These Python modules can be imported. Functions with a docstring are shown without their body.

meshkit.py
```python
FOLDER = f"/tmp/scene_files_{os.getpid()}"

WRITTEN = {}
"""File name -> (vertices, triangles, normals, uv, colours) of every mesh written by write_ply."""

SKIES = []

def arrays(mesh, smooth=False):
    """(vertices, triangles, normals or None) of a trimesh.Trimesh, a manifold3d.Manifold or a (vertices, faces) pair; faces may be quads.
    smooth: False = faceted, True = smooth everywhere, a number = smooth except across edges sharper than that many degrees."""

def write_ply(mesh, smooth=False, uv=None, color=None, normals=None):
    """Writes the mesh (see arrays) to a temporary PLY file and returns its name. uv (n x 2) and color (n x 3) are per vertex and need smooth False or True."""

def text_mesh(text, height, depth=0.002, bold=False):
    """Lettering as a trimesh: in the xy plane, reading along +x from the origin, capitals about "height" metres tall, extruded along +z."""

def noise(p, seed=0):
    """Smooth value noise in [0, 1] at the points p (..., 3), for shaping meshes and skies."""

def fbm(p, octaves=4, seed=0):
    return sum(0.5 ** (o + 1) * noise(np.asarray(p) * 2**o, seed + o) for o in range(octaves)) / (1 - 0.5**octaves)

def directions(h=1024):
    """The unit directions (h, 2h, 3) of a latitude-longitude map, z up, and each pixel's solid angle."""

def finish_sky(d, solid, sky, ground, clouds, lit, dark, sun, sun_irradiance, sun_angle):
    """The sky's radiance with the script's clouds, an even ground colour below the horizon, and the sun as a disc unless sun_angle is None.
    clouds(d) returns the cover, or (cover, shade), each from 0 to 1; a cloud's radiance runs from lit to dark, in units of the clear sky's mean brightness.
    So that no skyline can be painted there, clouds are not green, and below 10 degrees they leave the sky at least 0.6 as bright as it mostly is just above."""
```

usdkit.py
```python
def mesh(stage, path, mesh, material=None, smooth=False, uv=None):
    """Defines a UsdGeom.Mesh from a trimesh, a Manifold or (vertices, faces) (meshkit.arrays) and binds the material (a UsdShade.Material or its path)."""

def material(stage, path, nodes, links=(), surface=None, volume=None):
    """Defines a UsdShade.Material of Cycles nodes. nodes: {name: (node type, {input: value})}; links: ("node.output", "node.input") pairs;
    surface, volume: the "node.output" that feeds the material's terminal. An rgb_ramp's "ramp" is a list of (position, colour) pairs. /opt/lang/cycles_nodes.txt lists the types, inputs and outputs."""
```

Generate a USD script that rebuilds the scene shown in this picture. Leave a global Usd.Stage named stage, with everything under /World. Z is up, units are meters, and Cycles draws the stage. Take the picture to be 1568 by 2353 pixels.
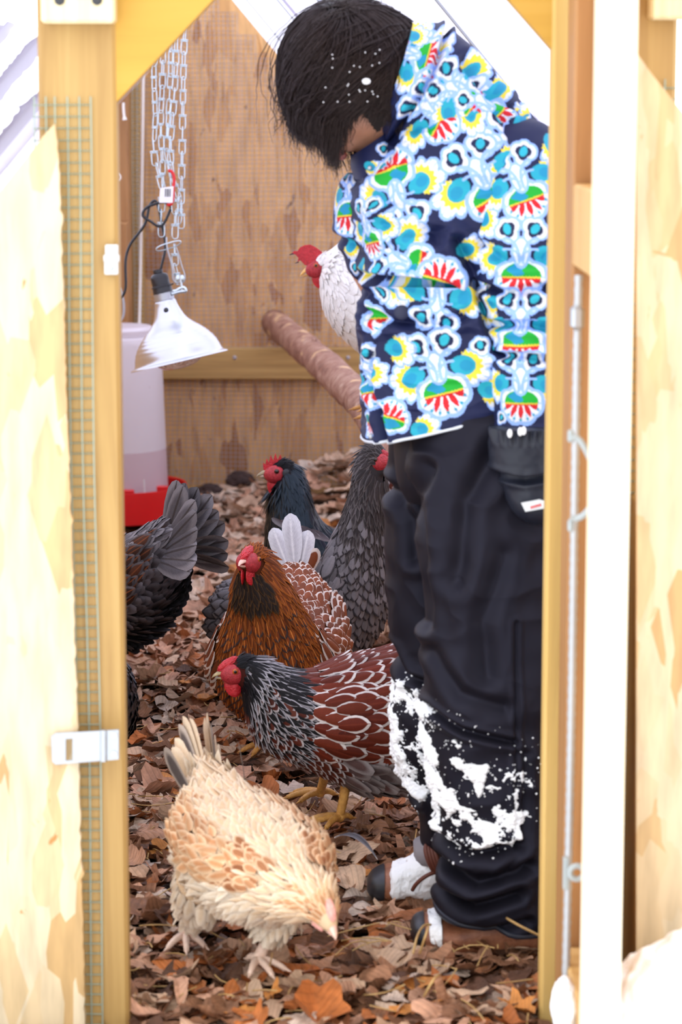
import math, random
import numpy as np, trimesh, manifold3d, shapely
from shapely.geometry import Polygon, Point, LineString, box as sbox
from shapely import affinity
from scipy.interpolate import PchipInterpolator, CubicSpline
from scipy.spatial import cKDTree
import usdkit, meshkit
from meshkit import noise, fbm
from pxr import Usd, UsdGeom, UsdLux, Gf, Sdf, Vt, UsdShade

stage = Usd.Stage.CreateInMemory()
UsdGeom.SetStageUpAxis(stage, "Z"); UsdGeom.SetStageMetersPerUnit(stage, 1.0)
UsdGeom.Xform.Define(stage, "/World"); UsdGeom.Scope.Define(stage, "/World/Looks")
rng = np.random.default_rng(7); random.seed(7)

# ------------------------------------------------------------------ camera, sky, exposure
IW, IH, FPX, CH, PITCH = 1568, 2353, 5850.0, 1.057, math.radians(9.0)
cam = UsdGeom.Camera.Define(stage, "/World/camera")
cam.CreateHorizontalApertureAttr(24.0); cam.CreateVerticalApertureAttr(24.0 * IH / IW)
cam.CreateFocalLengthAttr(FPX / IW * 24.0)
cam.CreateFStopAttr(7.0); cam.CreateFocusDistanceAttr(4.15)
cam.CreateClippingRangeAttr(Gf.Vec2f(0.05, 200))
cam.CreateExposureAttr(-0.05)
cam.AddTranslateOp().Set(Gf.Vec3d(0, 0, CH)); cam.AddRotateXOp().Set(90 - math.degrees(PITCH))

dome = UsdLux.DomeLight.Define(stage, "/World/overcast_sky")
dome.CreateColorAttr(Gf.Vec3f(0.93, 0.96, 1.0)); dome.CreateIntensityAttr(1.0)
SUN = UsdLux.DistantLight.Define(stage, "/World/veiled_sun")          # sun behind thin cloud, over the photographer's left shoulder
SUN.CreateIntensityAttr(0.2); SUN.CreateAngleAttr(24.0); SUN.CreateColorAttr(Gf.Vec3f(1.0, 0.95, 0.86))
SUN.AddRotateZOp().Set(-24.0); SUN.AddRotateXOp().Set(48.0)

CP, SP = math.cos(PITCH), math.sin(PITCH)
def ray(px, py):
    a, b = px - IW / 2, IH / 2 - py
    return np.array([a, FPX * CP + b * SP, -FPX * SP + b * CP])
def at(px, py, Y):
    d = ray(px, py); return np.array([0, 0, CH]) + d * (Y / d[1])
def ground(px, py, z=0.0):
    d = ray(px, py); return np.array([0, 0, CH]) + d * ((z - CH) / d[2])
def ppm(Y, z=0.5):
    return FPX / (Y * CP + (CH - z) * SP)

# ------------------------------------------------------------------ stage helpers
USED, LOC = {}, {}
def path_for(parent, name):
    base = f"{parent}/{name}"; k = USED.get(base, -1) + 1; USED[base] = k
    return base if k == 0 else f"{base}_{k:03d}"
def tag(prim, label=None, cat=None, group=None, kind=None):
    for k, v in (("label", label), ("category", cat), ("group", group), ("kind", kind)):
        if v: prim.SetCustomDataByKey(k, v)
    return prim
def thing(name, label, cat, loc=(0, 0, 0), group=None, kind=None):
    p = path_for("/World", name); x = UsdGeom.Xform.Define(stage, p)
    x.AddTranslateOp().Set(Gf.Vec3d(*map(float, loc))); LOC[p] = np.asarray(loc, float)
    tag(x.GetPrim(), label, cat, group, kind); return p
def part(parent, name, mesh, mat, smooth=35, uv=None, label=None, kind=None, prim_cols=None, extra=None):
    """A mesh under a thing or under a part. Geometry is given in world coordinates."""
    p = path_for(parent, name); root = parent
    off = LOC.get(parent, np.zeros(3)); LOC[p] = off
    v, f = (np.asarray(mesh[0], float), np.asarray(mesh[1])) if isinstance(mesh, (tuple, list)) else (lambda a: (a[0], a[1]))(meshkit.arrays(mesh))
    k = int(f.max()) + 1; v = v[:k]; uv, prim_cols, extra = (None if q is None else q[:k] for q in (uv, prim_cols, extra))
    m = usdkit.mesh(stage, p, (v - off, f), mat, smooth=smooth, uv=uv)
    if prim_cols is not None:
        UsdGeom.PrimvarsAPI(m).CreatePrimvar("tint", Sdf.ValueTypeNames.Color3fArray, "vertex").Set(Vt.Vec3fArray.FromNumpy(np.asarray(prim_cols, np.float32)))
    if extra is not None:
        UsdGeom.PrimvarsAPI(m).CreatePrimvar("rnd", Sdf.ValueTypeNames.FloatArray, "vertex").Set(Vt.FloatArray.FromNumpy(np.asarray(extra, np.float32)))
    tag(m.GetPrim(), label, None, None, kind); return p
def solo(name, mesh, mat, label, cat, group=None, kind=None, smooth=35, uv=None, loc=None, extra=None):
    p = path_for("/World", name)
    v, f = (np.asarray(mesh[0], float), np.asarray(mesh[1])) if isinstance(mesh, (tuple, list)) else (lambda a: (a[0], a[1]))(meshkit.arrays(mesh))
    loc = np.asarray(loc if loc is not None else [v[:, 0].mean(), v[:, 1].mean(), v[:, 2].min()], float)
    m = usdkit.mesh(stage, p, (v - loc, f), mat, smooth=smooth, uv=uv)
    if extra is not None:
        UsdGeom.PrimvarsAPI(m).CreatePrimvar("rnd", Sdf.ValueTypeNames.FloatArray, "vertex").Set(Vt.FloatArray.FromNumpy(np.asarray(extra, np.float32)))
    UsdGeom.Xformable(m).AddTranslateOp().Set(Gf.Vec3d(*map(float, loc))); LOC[p] = loc
    tag(m.GetPrim(), label, cat, group, kind); return p
def struct(name, label, cat=None):
    return thing(name, label, cat or name.split("_")[0], kind="structure")

# ------------------------------------------------------------------ mesh helpers
def cat(ms):
    V, F, n = [], [], 0
    for m in ms:
        v, f = (m[0], m[1]) if isinstance(m, (tuple, list)) else (m.vertices, m.faces)
        V.append(np.asarray(v, float)); F.append(np.asarray(f, int) + n); n += len(v)
    return np.vstack(V), np.vstack(F)
def nrm(v):
    v = np.asarray(v, float); return v / (np.linalg.norm(v, axis=-1, keepdims=True) + 1e-12)
def hexa(p8):
    """8 corners: bottom 4 counter-clockwise seen from outside-below order, then top 4."""
    f = [[0, 3, 2], [0, 2, 1], [4, 5, 6], [4, 6, 7], [0, 1, 5], [0, 5, 4], [1, 2, 6], [1, 6, 5], [2, 3, 7], [2, 7, 6], [3, 0, 4], [3, 4, 7]]
    return np.asarray(p8, float), np.array(f)
def bevbox(lo, hi, b=0.003):
    lo, hi = np.minimum(lo, hi), np.maximum(lo, hi); b = min(b, 0.45 * min(np.array(hi) - np.array(lo)))
    pts = []
    for sx in (0, 1):
        for sy in (0, 1):
            for sz in (0, 1):
                c = np.array([(lo, hi)[sx][0], (lo, hi)[sy][1], (lo, hi)[sz][2]]); s = np.array([1 - 2 * sx, 1 - 2 * sy, 1 - 2 * sz])
                for k in range(3):
                    d = s * b; d[k] = 0; pts.append(c + d)
    return meshkit.arrays(manifold3d.Manifold.hull_points(np.array(pts)))[:2]
def hull(pts):
    return meshkit.arrays(manifold3d.Manifold.hull_points(np.asarray(pts, float)))[:2]
def board(a, b, w, t, up, bev=0.003):
    """A plank from a to b, w wide along up's perpendicular, t thick along 'up'."""
    a, b, up = map(lambda q: np.asarray(q, float), (a, b, up)); d = nrm(b - a); n = nrm(up - d * (up @ d)); s = np.cross(n, d)
    L = np.linalg.norm(b - a); v, f = bevbox((0, -w / 2, -t / 2), (L, w / 2, t / 2), bev)
    return a + v[:, :1] * d + v[:, 1:2] * s + v[:, 2:] * n, f
def grid_faces(S, T, wrap=True):
    i, j = np.meshgrid(np.arange(S - 1), np.arange(T if wrap else T - 1), indexing="ij"); j2 = (j + 1) % T
    q = np.stack([i * T + j, i * T + j2, (i + 1) * T + j2, (i + 1) * T + j], -1).reshape(-1, 4)
    return np.vstack([q[:, [0, 1, 2]], q[:, [0, 2, 3]]])
def tube(pts, r, sides=8, closed=False, cap=True):
    p = np.asarray(pts, float); n = len(p); r = np.broadcast_to(np.asarray(r, float), (n,))
    t = nrm(np.roll(p, -1, 0) - np.roll(p, 1, 0)) if closed else nrm(np.gradient(p, axis=0))
    a = np.cross(t[0], [0, 0, 1.0] if abs(t[0][2]) < 0.9 else [1.0, 0, 0]); a = nrm(a); A = [a]
    for k in range(1, n):
        a = A[-1] - t[k] * (A[-1] @ t[k]); A.append(nrm(a))
    A = np.array(A); B = np.cross(t, A); ang = np.arange(sides) * 2 * np.pi / sides
    v = p[:, None] + r[:, None, None] * (np.cos(ang)[None, :, None] * A[:, None] + np.sin(ang)[None, :, None] * B[:, None])
    f = grid_faces(n, sides); v = v.reshape(-1, 3)
    if closed:
        best = int(np.argmin(((v[:sides][None] - v[(n - 1) * sides][None, None]) ** 2).sum(-1)))
        j = np.arange(sides); lo = (n - 1) * sides
        q = np.stack([lo + j, lo + (j + 1) % sides, (j + 1 + best) % sides, (j + best) % sides], -1); f = np.vstack([f, q[:, [0, 1, 2]], q[:, [0, 2, 3]]])
    elif cap:
        c0, c1 = len(v), len(v) + 1; v = np.vstack([v, p[:1], p[-1:]]); j = np.arange(sides); lo = (n - 1) * sides
        f = np.vstack([f, np.stack([np.full(sides, c0), (j + 1) % sides, j], 1), np.stack([np.full(sides, c1), lo + j, lo + (j + 1) % sides], 1)])
    return v, f[:, ::-1] if False else f
def curve(pts, n):
    p = np.asarray(pts, float); s = np.r_[0, np.cumsum(np.linalg.norm(np.diff(p, axis=0), axis=1))]
    return CubicSpline(s, p)(np.linspace(0, s[-1], n))
def lathe(profile, n=48, axis_o=(0, 0, 0), axis_d=(0, 0, 1)):
    pr = np.asarray(profile, float); d = nrm(axis_d); a = nrm(np.cross(d, [1.0, 0, 0] if abs(d[0]) < .9 else [0, 1.0, 0])); b = np.cross(d, a); t = np.arange(n) * 2 * np.pi / n
    v = np.asarray(axis_o) + pr[:, None, 1:2] * d + pr[:, None, :1] * (np.cos(t)[None, :, None] * a + np.sin(t)[None, :, None] * b)
    return v.reshape(-1, 3), grid_faces(len(pr), n)
def extrude(poly, depth):
    return trimesh.creation.extrude_polygon(poly, depth, engine="earcut")
def place(mesh, o, ex, ey, ez):
    v, f = (mesh[0], mesh[1]) if isinstance(mesh, (tuple, list)) else (mesh.vertices, mesh.faces); v = np.asarray(v)
    return np.asarray(o) + v[:, :1] * np.asarray(ex) + v[:, 1:2] * np.asarray(ey) + v[:, 2:] * np.asarray(ez), np.asarray(f)
def sphere(c, r, sub=2):
    m = trimesh.creation.icosphere(sub); return np.asarray(c) + m.vertices * np.asarray(r), m.faces

# ------------------------------------------------------------------ materials
def MAT(name, nodes, links=(), surface="p.BSDF", volume=None):
    return usdkit.material(stage, f"/World/Looks/{name}", nodes, links, surface=surface, volume=volume)
def plain(name, col, rough=0.5, **kw):
    return MAT(name, {"p": ("principled_bsdf", {"base_color": col, "roughness": rough, **kw})})
def mottled(name, cols, scale=20, rough=0.6, detail=4, bump=0.0, bscale=None, stretch=(1, 1, 1), **kw):
    n = {"g": ("geometry", {}), "m": ("mapping", {"scale": stretch}), "n": ("noise_texture", {"scale": scale, "detail": detail, "roughness": 0.6}),
         "r": ("rgb_ramp", {"ramp": cols}), "p": ("principled_bsdf", {"roughness": rough, **kw})}
    l = [("g.position", "m.vector"), ("m.vector", "n.vector"), ("n.fac", "r.fac"), ("r.color", "p.base_color")]
    if bump:
        n["n2"] = ("noise_texture", {"scale": bscale or scale * 4, "detail": 5}); n["b"] = ("bump", {"strength": 1.0, "distance": bump})
        l += [("m.vector", "n2.vector"), ("n2.fac", "b.height"), ("b.normal", "p.normal")]
    return MAT(name, n, l)
def wood(name, c0, c1, c2, axis=2, rough=0.6, scale=1.0, seed=0.0):
    s = [38.0, 38.0, 38.0]; s[axis] = 1.6
    n = {"g": ("geometry", {}), "m": ("mapping", {"scale": [q * scale for q in s], "location": (seed, seed * 1.7, seed * 0.3)}),
         "n": ("noise_texture", {"scale": 1.0, "detail": 5, "roughness": 0.6, "distortion": 0.6}), "r": ("rgb_ramp", {"ramp": [(0.28, c0), (0.5, c1), (0.72, c2)]}),
         "k": ("voronoi_texture", {"scale": 3.3, "randomness": 1.0}), "mk": ("mapping", {"scale": [(1.2 if i != axis else .75) for i in range(3)], "location": (seed, 1.3, seed)}),
         "kr": ("rgb_ramp", {"ramp": [(0.035, (1, 1, 1)), (0.06, (0, 0, 0))]}), "kc": ("mix", {"color2": tuple(np.array(c0) * .42)}),
         "b": ("bump", {"strength": 0.5, "distance": 0.0015}), "p": ("principled_bsdf", {"roughness": rough})}
    l = [("g.position", "m.vector"), ("m.vector", "n.vector"), ("n.fac", "r.fac"), ("g.position", "mk.vector"), ("mk.vector", "k.vector"), ("k.distance", "kr.fac"),
         ("kr.color", "kc.fac"), ("r.color", "kc.color1"), ("kc.color", "p.base_color"), ("n.fac", "b.height"), ("b.normal", "p.normal")]
    return MAT(name, n, l)
def osb(name, pale, mid, deep, spot, plane="xz", scale=1.0, darkness=0.0, dirt=0.0):
    """Oriented strand board: three layers of long flakes at different angles, flake tone from the cell, thin gaps at the flake edges and knotty specks."""
    n = {"g": ("geometry", {}), "p": ("principled_bsdf", {"roughness": 0.62, "specular_ior_level": 0.35})}; l = []
    for i, (ang, sx, sz) in enumerate(((0.25, 26, 7), (-0.85, 22, 7.5), (1.35, 24, 6), (0.7, 30, 9))):
        n[f"m{i}"] = ("mapping", {"rotation": (0, ang, 0), "scale": (sx * scale, .01, sz * scale), "location": (i * 3.1, 0, i * 7.7)})
        n[f"v{i}"] = ("voronoi_texture", {"scale": 1.0, "metric": "chebychev", "randomness": 1.0}); n[f"s{i}"] = ("separate_color", {})
        l += [("g.position", f"m{i}.vector"), (f"m{i}.vector", f"v{i}.vector"), (f"v{i}.color", f"s{i}.color")]
    # upper flakes cover lower ones where their random green passes a threshold
    n["t1"] = ("math", {"math_type": "greater_than", "value2": 0.55}); n["t2"] = ("math", {"math_type": "greater_than", "value2": 0.66}); n["t3"] = ("math", {"math_type": "greater_than", "value2": 0.72})
    n["x1"] = ("mix_float", {}); n["x2"] = ("mix_float", {}); n["x3"] = ("mix_float", {})
    l += [("s1.g", "t1.value1"), ("s2.g", "t2.value1"), ("s3.g", "t3.value1"), ("t1.value", "x1.fac"), ("s0.r", "x1.a"), ("s1.r", "x1.b"), ("t2.value", "x2.fac"), ("x1.result", "x2.a"), ("s2.r", "x2.b"),
          ("t3.value", "x3.fac"), ("x2.result", "x3.a"), ("s3.r", "x3.b")]
    n["ramp"] = ("rgb_ramp", {"ramp": [(0.0, deep), (0.12, mid), (0.45, pale), (0.85, pale), (1.0, mid)]}); l += [("x3.result", "ramp.fac")]
    n["gm"] = ("mapping", {"rotation": (0, .4, 0), "scale": (60 * scale, .01, 9 * scale)}); n["gn"] = ("noise_texture", {"scale": 1.0, "detail": 4}); n["gr"] = ("rgb_ramp", {"ramp": [(0.3, (.78, .78, .78)), (0.6, (1.06, 1.06, 1.06))]})
    n["mul"] = ("mix", {"mix_type": "multiply", "fac": 1.0}); l += [("g.position", "gm.vector"), ("gm.vector", "gn.vector"), ("gn.fac", "gr.fac"), ("ramp.color", "mul.color1"), ("gr.color", "mul.color2")]
    n["sm"] = ("mapping", {"scale": (34 * scale, .01, 15 * scale), "rotation": (0, .5, 0)}); n["sn"] = ("noise_texture", {"scale": 1.0, "detail": 5, "roughness": .62, "distortion": .8})
    n["sr"] = ("rgb_ramp", {"ramp": [(0.675 - dirt, (0, 0, 0)), (0.71 - dirt, (1, 1, 1))]}); n["sc"] = ("mix", {"color2": spot})
    l += [("g.position", "sm.vector"), ("sm.vector", "sn.vector"), ("sn.fac", "sr.fac"), ("sr.color", "sc.fac"), ("mul.color", "sc.color1"), ("sc.color", "p.base_color")]
    n["b"] = ("bump", {"strength": 0.6, "distance": 0.0012}); l += [("x3.result", "b.height"), ("b.normal", "p.normal")]
    return MAT(name, n, l)

M = {}
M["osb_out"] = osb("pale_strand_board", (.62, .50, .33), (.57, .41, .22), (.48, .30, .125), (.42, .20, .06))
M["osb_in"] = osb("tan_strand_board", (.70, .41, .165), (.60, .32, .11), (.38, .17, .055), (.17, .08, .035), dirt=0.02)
M["post"] = wood("treated_post_timber", (.30, .165, .045), (.41, .25, .078), (.47, .31, .11), axis=2)
M["brace"] = wood("yellow_brace_timber", (.42, .22, .022), (.50, .275, .032), (.54, .31, .05), axis=0, scale=.55)
M["block"] = wood("pale_block_timber", (.60, .46, .24), (.72, .60, .36), (.78, .68, .45), axis=2)
M["girt"] = wood("aged_rail_timber", (.30, .17, .05), (.46, .28, .09), (.55, .36, .13), axis=0)
M["stud"] = wood("brown_stud_timber", (.24, .105, .03), (.34, .16, .05), (.42, .21, .075), axis=2)
M["door_pale"] = wood("fresh_pale_timber", (.80, .62, .40), (.86, .72, .52), (.88, .77, .60), axis=2)
M["door_tan"] = wood("tan_door_timber", (.44, .24, .07), (.54, .32, .11), (.60, .38, .15), axis=2)
M["jamb"] = wood("yellow_jamb_timber", (.46, .28, .075), (.55, .35, .10), (.60, .41, .15), axis=2)
M["zinc"] = plain("zinc_wire", (.55, .62, .64), .38, metallic=.75)
M["zinc_far"] = plain("dull_zinc_wire", (.42, .40, .44), .5, metallic=.3)
M["zinc_front"] = plain("green_grey_wire", (.28, .34, .27), .5, metallic=.2)
M["chain"] = plain("bright_zinc_chain", (.62, .72, .76), .30, metallic=.85)
M["steel"] = plain("galvanized_steel", (.42, .44, .47), .36, metallic=.8)
M["grey_metal"] = plain("grey_cable_metal", (.42, .44, .46), .45, metallic=.4)
M["white_paint"] = plain("white_plate", (.62, .64, .65), .45)
M["dull_zinc"] = plain("dull_zinc_fitting", (.34, .38, .385), .5, metallic=.15)
M["black_plastic"] = plain("black_plastic", (.012, .012, .016), .32)
M["red_plastic"] = plain("red_plastic", (.66, .010, .012), .35)
M["rope"] = plain("white_rope", (.80, .76, .70), .8)
M["dark"] = plain("dark_ink", (.03, .03, .035), .6)
M["snow"] = mottled("snow", [(0.3, (.84, .85, .88)), (0.7, (.90, .91, .93))], 30, .8, 3, .004, 60, subsurface_weight=0.0)
M["soil"] = mottled("leaf_mould", [(0.3, (.035, .018, .010)), (0.7, (.12, .065, .035))], 40, .9, 6, .006)
# corrugated translucent roofing: light comes through it as through a milky sheet
M["roof"] = MAT("milky_corrugated_plastic", {"d": ("diffuse_bsdf", {"color": (.88, .88, .93)}), "t": ("translucent_bsdf", {"color": (.67, .65, .77)}), "mx": ("mix_closure", {"fac": 0.92}),
                "gl": ("glossy_bsdf", {"color": (.9, .9, .95), "roughness": .25}), "mg": ("mix_closure", {"fac": .03})},
               [("d.BSDF", "mx.closure1"), ("t.BSDF", "mx.closure2"), ("mx.closure", "mg.closure1"), ("gl.BSDF", "mg.closure2")], surface="mg.closure")
# ================================================================== the setting
YW, YD = 7.2, 2.90                       # back wall; front of the door frame
def px_poly(pts, Y, t, label=None):
    """An outline given at its own distance as a board of real thickness t behind Y."""
    w = np.array([at(x, y, Y) for x, y in pts]); poly = Polygon(w[:, [0, 2]])
    m = extrude(poly, t); v = np.asarray(m.vertices); return np.stack([v[:, 0], Y + t - v[:, 2], v[:, 1]], 1), m.faces
# ground: snow outside, leaf mould inside
g = trimesh.creation.box((60, 60, .1)); g.apply_translation((0, 0, -.101)); 
st = struct("floor", "brown leaf mould ground of the coop under the dry leaves", "ground")
xs, ys = np.meshgrid(np.linspace(-1.0, 1.0, 90), np.linspace(2.62, 7.3, 190), indexing="ij")
def floor_z(x, y):
    p = np.stack([np.asarray(x) * 3.1, np.asarray(y) * 3.1, np.zeros_like(np.asarray(x, float))], -1)
    back = np.clip((np.asarray(y) - 5.6) / 1.6, 0, 1)
    return (fbm(p, 3, 3) - .5) * .05 + back * (fbm(p * 1.7, 2, 9) - .5) * .06 + .004
zs = floor_z(xs, ys) - .040
fv = np.stack([xs, ys, zs], -1).reshape(-1, 3); part(st, "earth", (fv, grid_faces(90, 190, False)), M["soil"], True)
sn = struct("snow_ground", "white snow lying on the ground outside the coop", "snow"); tag(stage.GetPrimAtPath(sn), kind="structure")
part(sn, "snow_field", (np.array([[-30, -30, 0], [30, -30, 0], [30, 2.72, 0], [-30, 2.72, 0], [-30, 30, -.06], [30, 30, -.06], [-30, 2.73, -.06], [30, 2.73, -.06]], float),
     np.array([[0, 1, 2], [0, 2, 3], [6, 7, 5], [6, 5, 4], [3, 2, 7], [3, 7, 6]])), M["snow"], False)

# back wall: strand board gable, wire cloth over it, a rail across
SL = 1.19
def zr(X, Y): return 1.37 - SL * (X + .33 - .092 * (YW - Y))          # right roof plane
def zl(X, Y): return 1.09 + 1.16 * (X + .63 - .078 * (YW - Y))        # left roof plane
wb = struct("wall_back", "back wall of tan strand board behind wire cloth", "wall")
ap = ((1.37 - SL * .33) - (1.09 + 1.16 * .63)) / (1.16 + SL)
poly = Polygon([(-.95, -.05), (.72, -.05), (.72, zr(.72, YW) + .02), (ap, zr(ap, YW) + .02), (-.95, zl(-.95, YW) + .02)])
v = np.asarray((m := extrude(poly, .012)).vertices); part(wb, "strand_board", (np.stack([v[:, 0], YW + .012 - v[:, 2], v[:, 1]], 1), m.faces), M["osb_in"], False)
a, b = at(250, 836, YW), at(1180, 836, YW)
lo = at(250, 872, YW - .04)[2]; hi = lo + .0885
part(wb, "rail", bevbox((-.60, YW - .040, lo), (.62, YW - .002, hi), .003), M["girt"])
for q in (-.30, .02):
    part(wb, "screw_head", sphere((q, YW - .041, lo + .062), (.006, .003, .006), 1), M["zinc_far"])
def wires(x0, x1, z0, z1, Y, pitch, r, keep=lambda x, z: True, wob=.0012, seed=1):
    """Square-mesh wire cloth: each wire a thin three-sided rod that wavers a little."""
    R = np.random.default_rng(seed); out = []
    for k in np.arange(x0, x1, pitch):
        z = np.linspace(z0, z1, 26); p = np.stack([k + R.normal(0, wob * .5) + wob * np.sin(z * 9 + k * 5), Y + .001 * np.sin(z * 7), z], 1); p = p[[keep(*q[[0, 2]]) for q in p]]
        if len(p) > 1: out.append(tube(p, r, 3, cap=False))
    for k in np.arange(z0, z1, pitch):
        x = np.linspace(x0, x1, 26); p = np.stack([x, Y + .0013 + .001 * np.sin(x * 8), k + R.normal(0, wob * .5) + wob * np.sin(x * 10 + k * 4)], 1); p = p[[keep(*q[[0, 2]]) for q in p]]
        if len(p) > 1: out.append(tube(p, r, 3, cap=False))
    return cat(out)
solo("hardware_cloth", wires(-.58, .62, .0, 1.5, YW - .006, .0127, .00075, lambda x, z: z < zr(x, YW) and z < zl(x, YW) and not lo - .004 < z < hi, .002), M["zinc_far"],
     "fine square wire mesh stretched over the strand board back wall", "wire mesh", kind="stuff")
# left inner wall: studs, running back beside the line of sight
wl = struct("wall_left", "left inner wall of brown studs and yellow corner board", "wall")
def slab(x0, x1, Y0, Y1, z0, z1, mat, name):
    part(wl, name, bevbox((x0, Y0, z0), (x1, Y1, z1), .003), mat)
Xa = at(262, 600, 7.0)[0]; Xb = at(300, 600, 7.0)[0]; Xc = at(331, 600, 7.16)[0]
slab(Xa - .05, Xb, 6.96, 7.05, 0, 1.25, M["stud"], "stud"); slab(Xa - .05, Xb - .0005, 6.90, 6.96, 0, at(280, 512, 6.9)[2], M["stud"], "stud")
slab(Xa - .05, Xc, 7.12, 7.196, 0, 1.3, M["post"], "corner_board")
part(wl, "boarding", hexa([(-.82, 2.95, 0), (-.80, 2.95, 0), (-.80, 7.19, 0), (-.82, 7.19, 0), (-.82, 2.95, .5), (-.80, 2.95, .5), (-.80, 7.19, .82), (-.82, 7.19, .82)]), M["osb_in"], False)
solo("hardware_cloth", wires(Xb + .001, Xc, .3, 1.3, 7.115, .0127, .0008, seed=4), M["zinc"], "strip of wire mesh on the yellow corner board at the back", "wire mesh", kind="stuff")
wr = struct("wall_right", "right inner wall of strand board behind the child", "wall")
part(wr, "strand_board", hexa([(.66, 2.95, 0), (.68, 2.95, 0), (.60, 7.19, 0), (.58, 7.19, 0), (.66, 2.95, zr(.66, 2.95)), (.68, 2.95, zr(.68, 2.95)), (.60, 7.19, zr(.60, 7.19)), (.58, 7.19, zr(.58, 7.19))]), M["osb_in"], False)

# corrugated roof: sheets that lap, their ribs running down the slope
def rib(w):
    ph = (w / .155) % 1.0
    return .016 * np.exp(-((ph - .5) / .13) ** 2) + .0045 * np.exp(-((ph - .12) / .05) ** 2) + .0045 * np.exp(-((ph - .88) / .05) ** 2)
def sheet(Y0, Y1, s0, s1, surf, side, lift):
    w = np.arange(Y0, Y1 + 1e-6, .0075); s = np.array([s0, s1]); nz = nrm(np.array([side * SL, 0, 1.0]))
    W, S = np.meshgrid(w, s, indexing="ij"); V = np.stack([S, W, surf(S, W)], -1) + nz * (rib(W) + lift)[..., None]
    v = V.reshape(-1, 3); f = grid_faces(len(w), 2, False); n = len(v); return np.vstack([v, v - nz * .0012]), np.vstack([f, f[:, ::-1] + n])
ce = struct("ceiling", "steep roof of milky white corrugated plastic sheets", "roof")
cuts = [2.98, 3.62, 4.30, 5.03, 5.79, 6.55, 7.26]
for k, (y0, y1) in enumerate(zip(cuts[:-1], cuts[1:])):
    surf = lambda X, Y: zr(X, Y)
    w = np.arange(y0, y1 + .05, .0075); nz = nrm(np.array([SL, 0, 1.0])); rows = []
    for y in w:
        xa = ap + .092 * (YW - y); rows.append([(xa, y, zr(xa, y)), (xa + .95, y, zr(xa + .95, y))])
    V = np.array(rows) + nz * (rib(w) + (k % 2) * .010)[:, None, None]; v = V.reshape(-1, 3); f = grid_faces(len(w), 2, False)
    part(ce, "roof_sheet", (v, f), M["roof"], True)
    rows = []
    for y in w:
        xa = ap + .078 * (YW - y); rows.append([(xa, y, zl(xa, y)), (xa - .62, y, zl(xa - .62, y))])
    nz = nrm(np.array([-1.16, 0, 1.0])); V = np.array(rows) + nz * (rib(w) + (k % 2) * .010)[:, None, None]
    part(ce, "roof_sheet", (V.reshape(-1, 3), grid_faces(len(w), 2, False)), M["roof"], True)
for k, y in enumerate(cuts[1:-1]):                                    # purlin strips at the laps
    xa = ap + .092 * (YW - y); part(ce, "lap_strip", board((xa, y, zr(xa, y) - .004), (xa + .95, y, zr(xa + .95, y) - .004), .014, .004, (SL, 0, 1), .001), M["grey_metal"])

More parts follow.
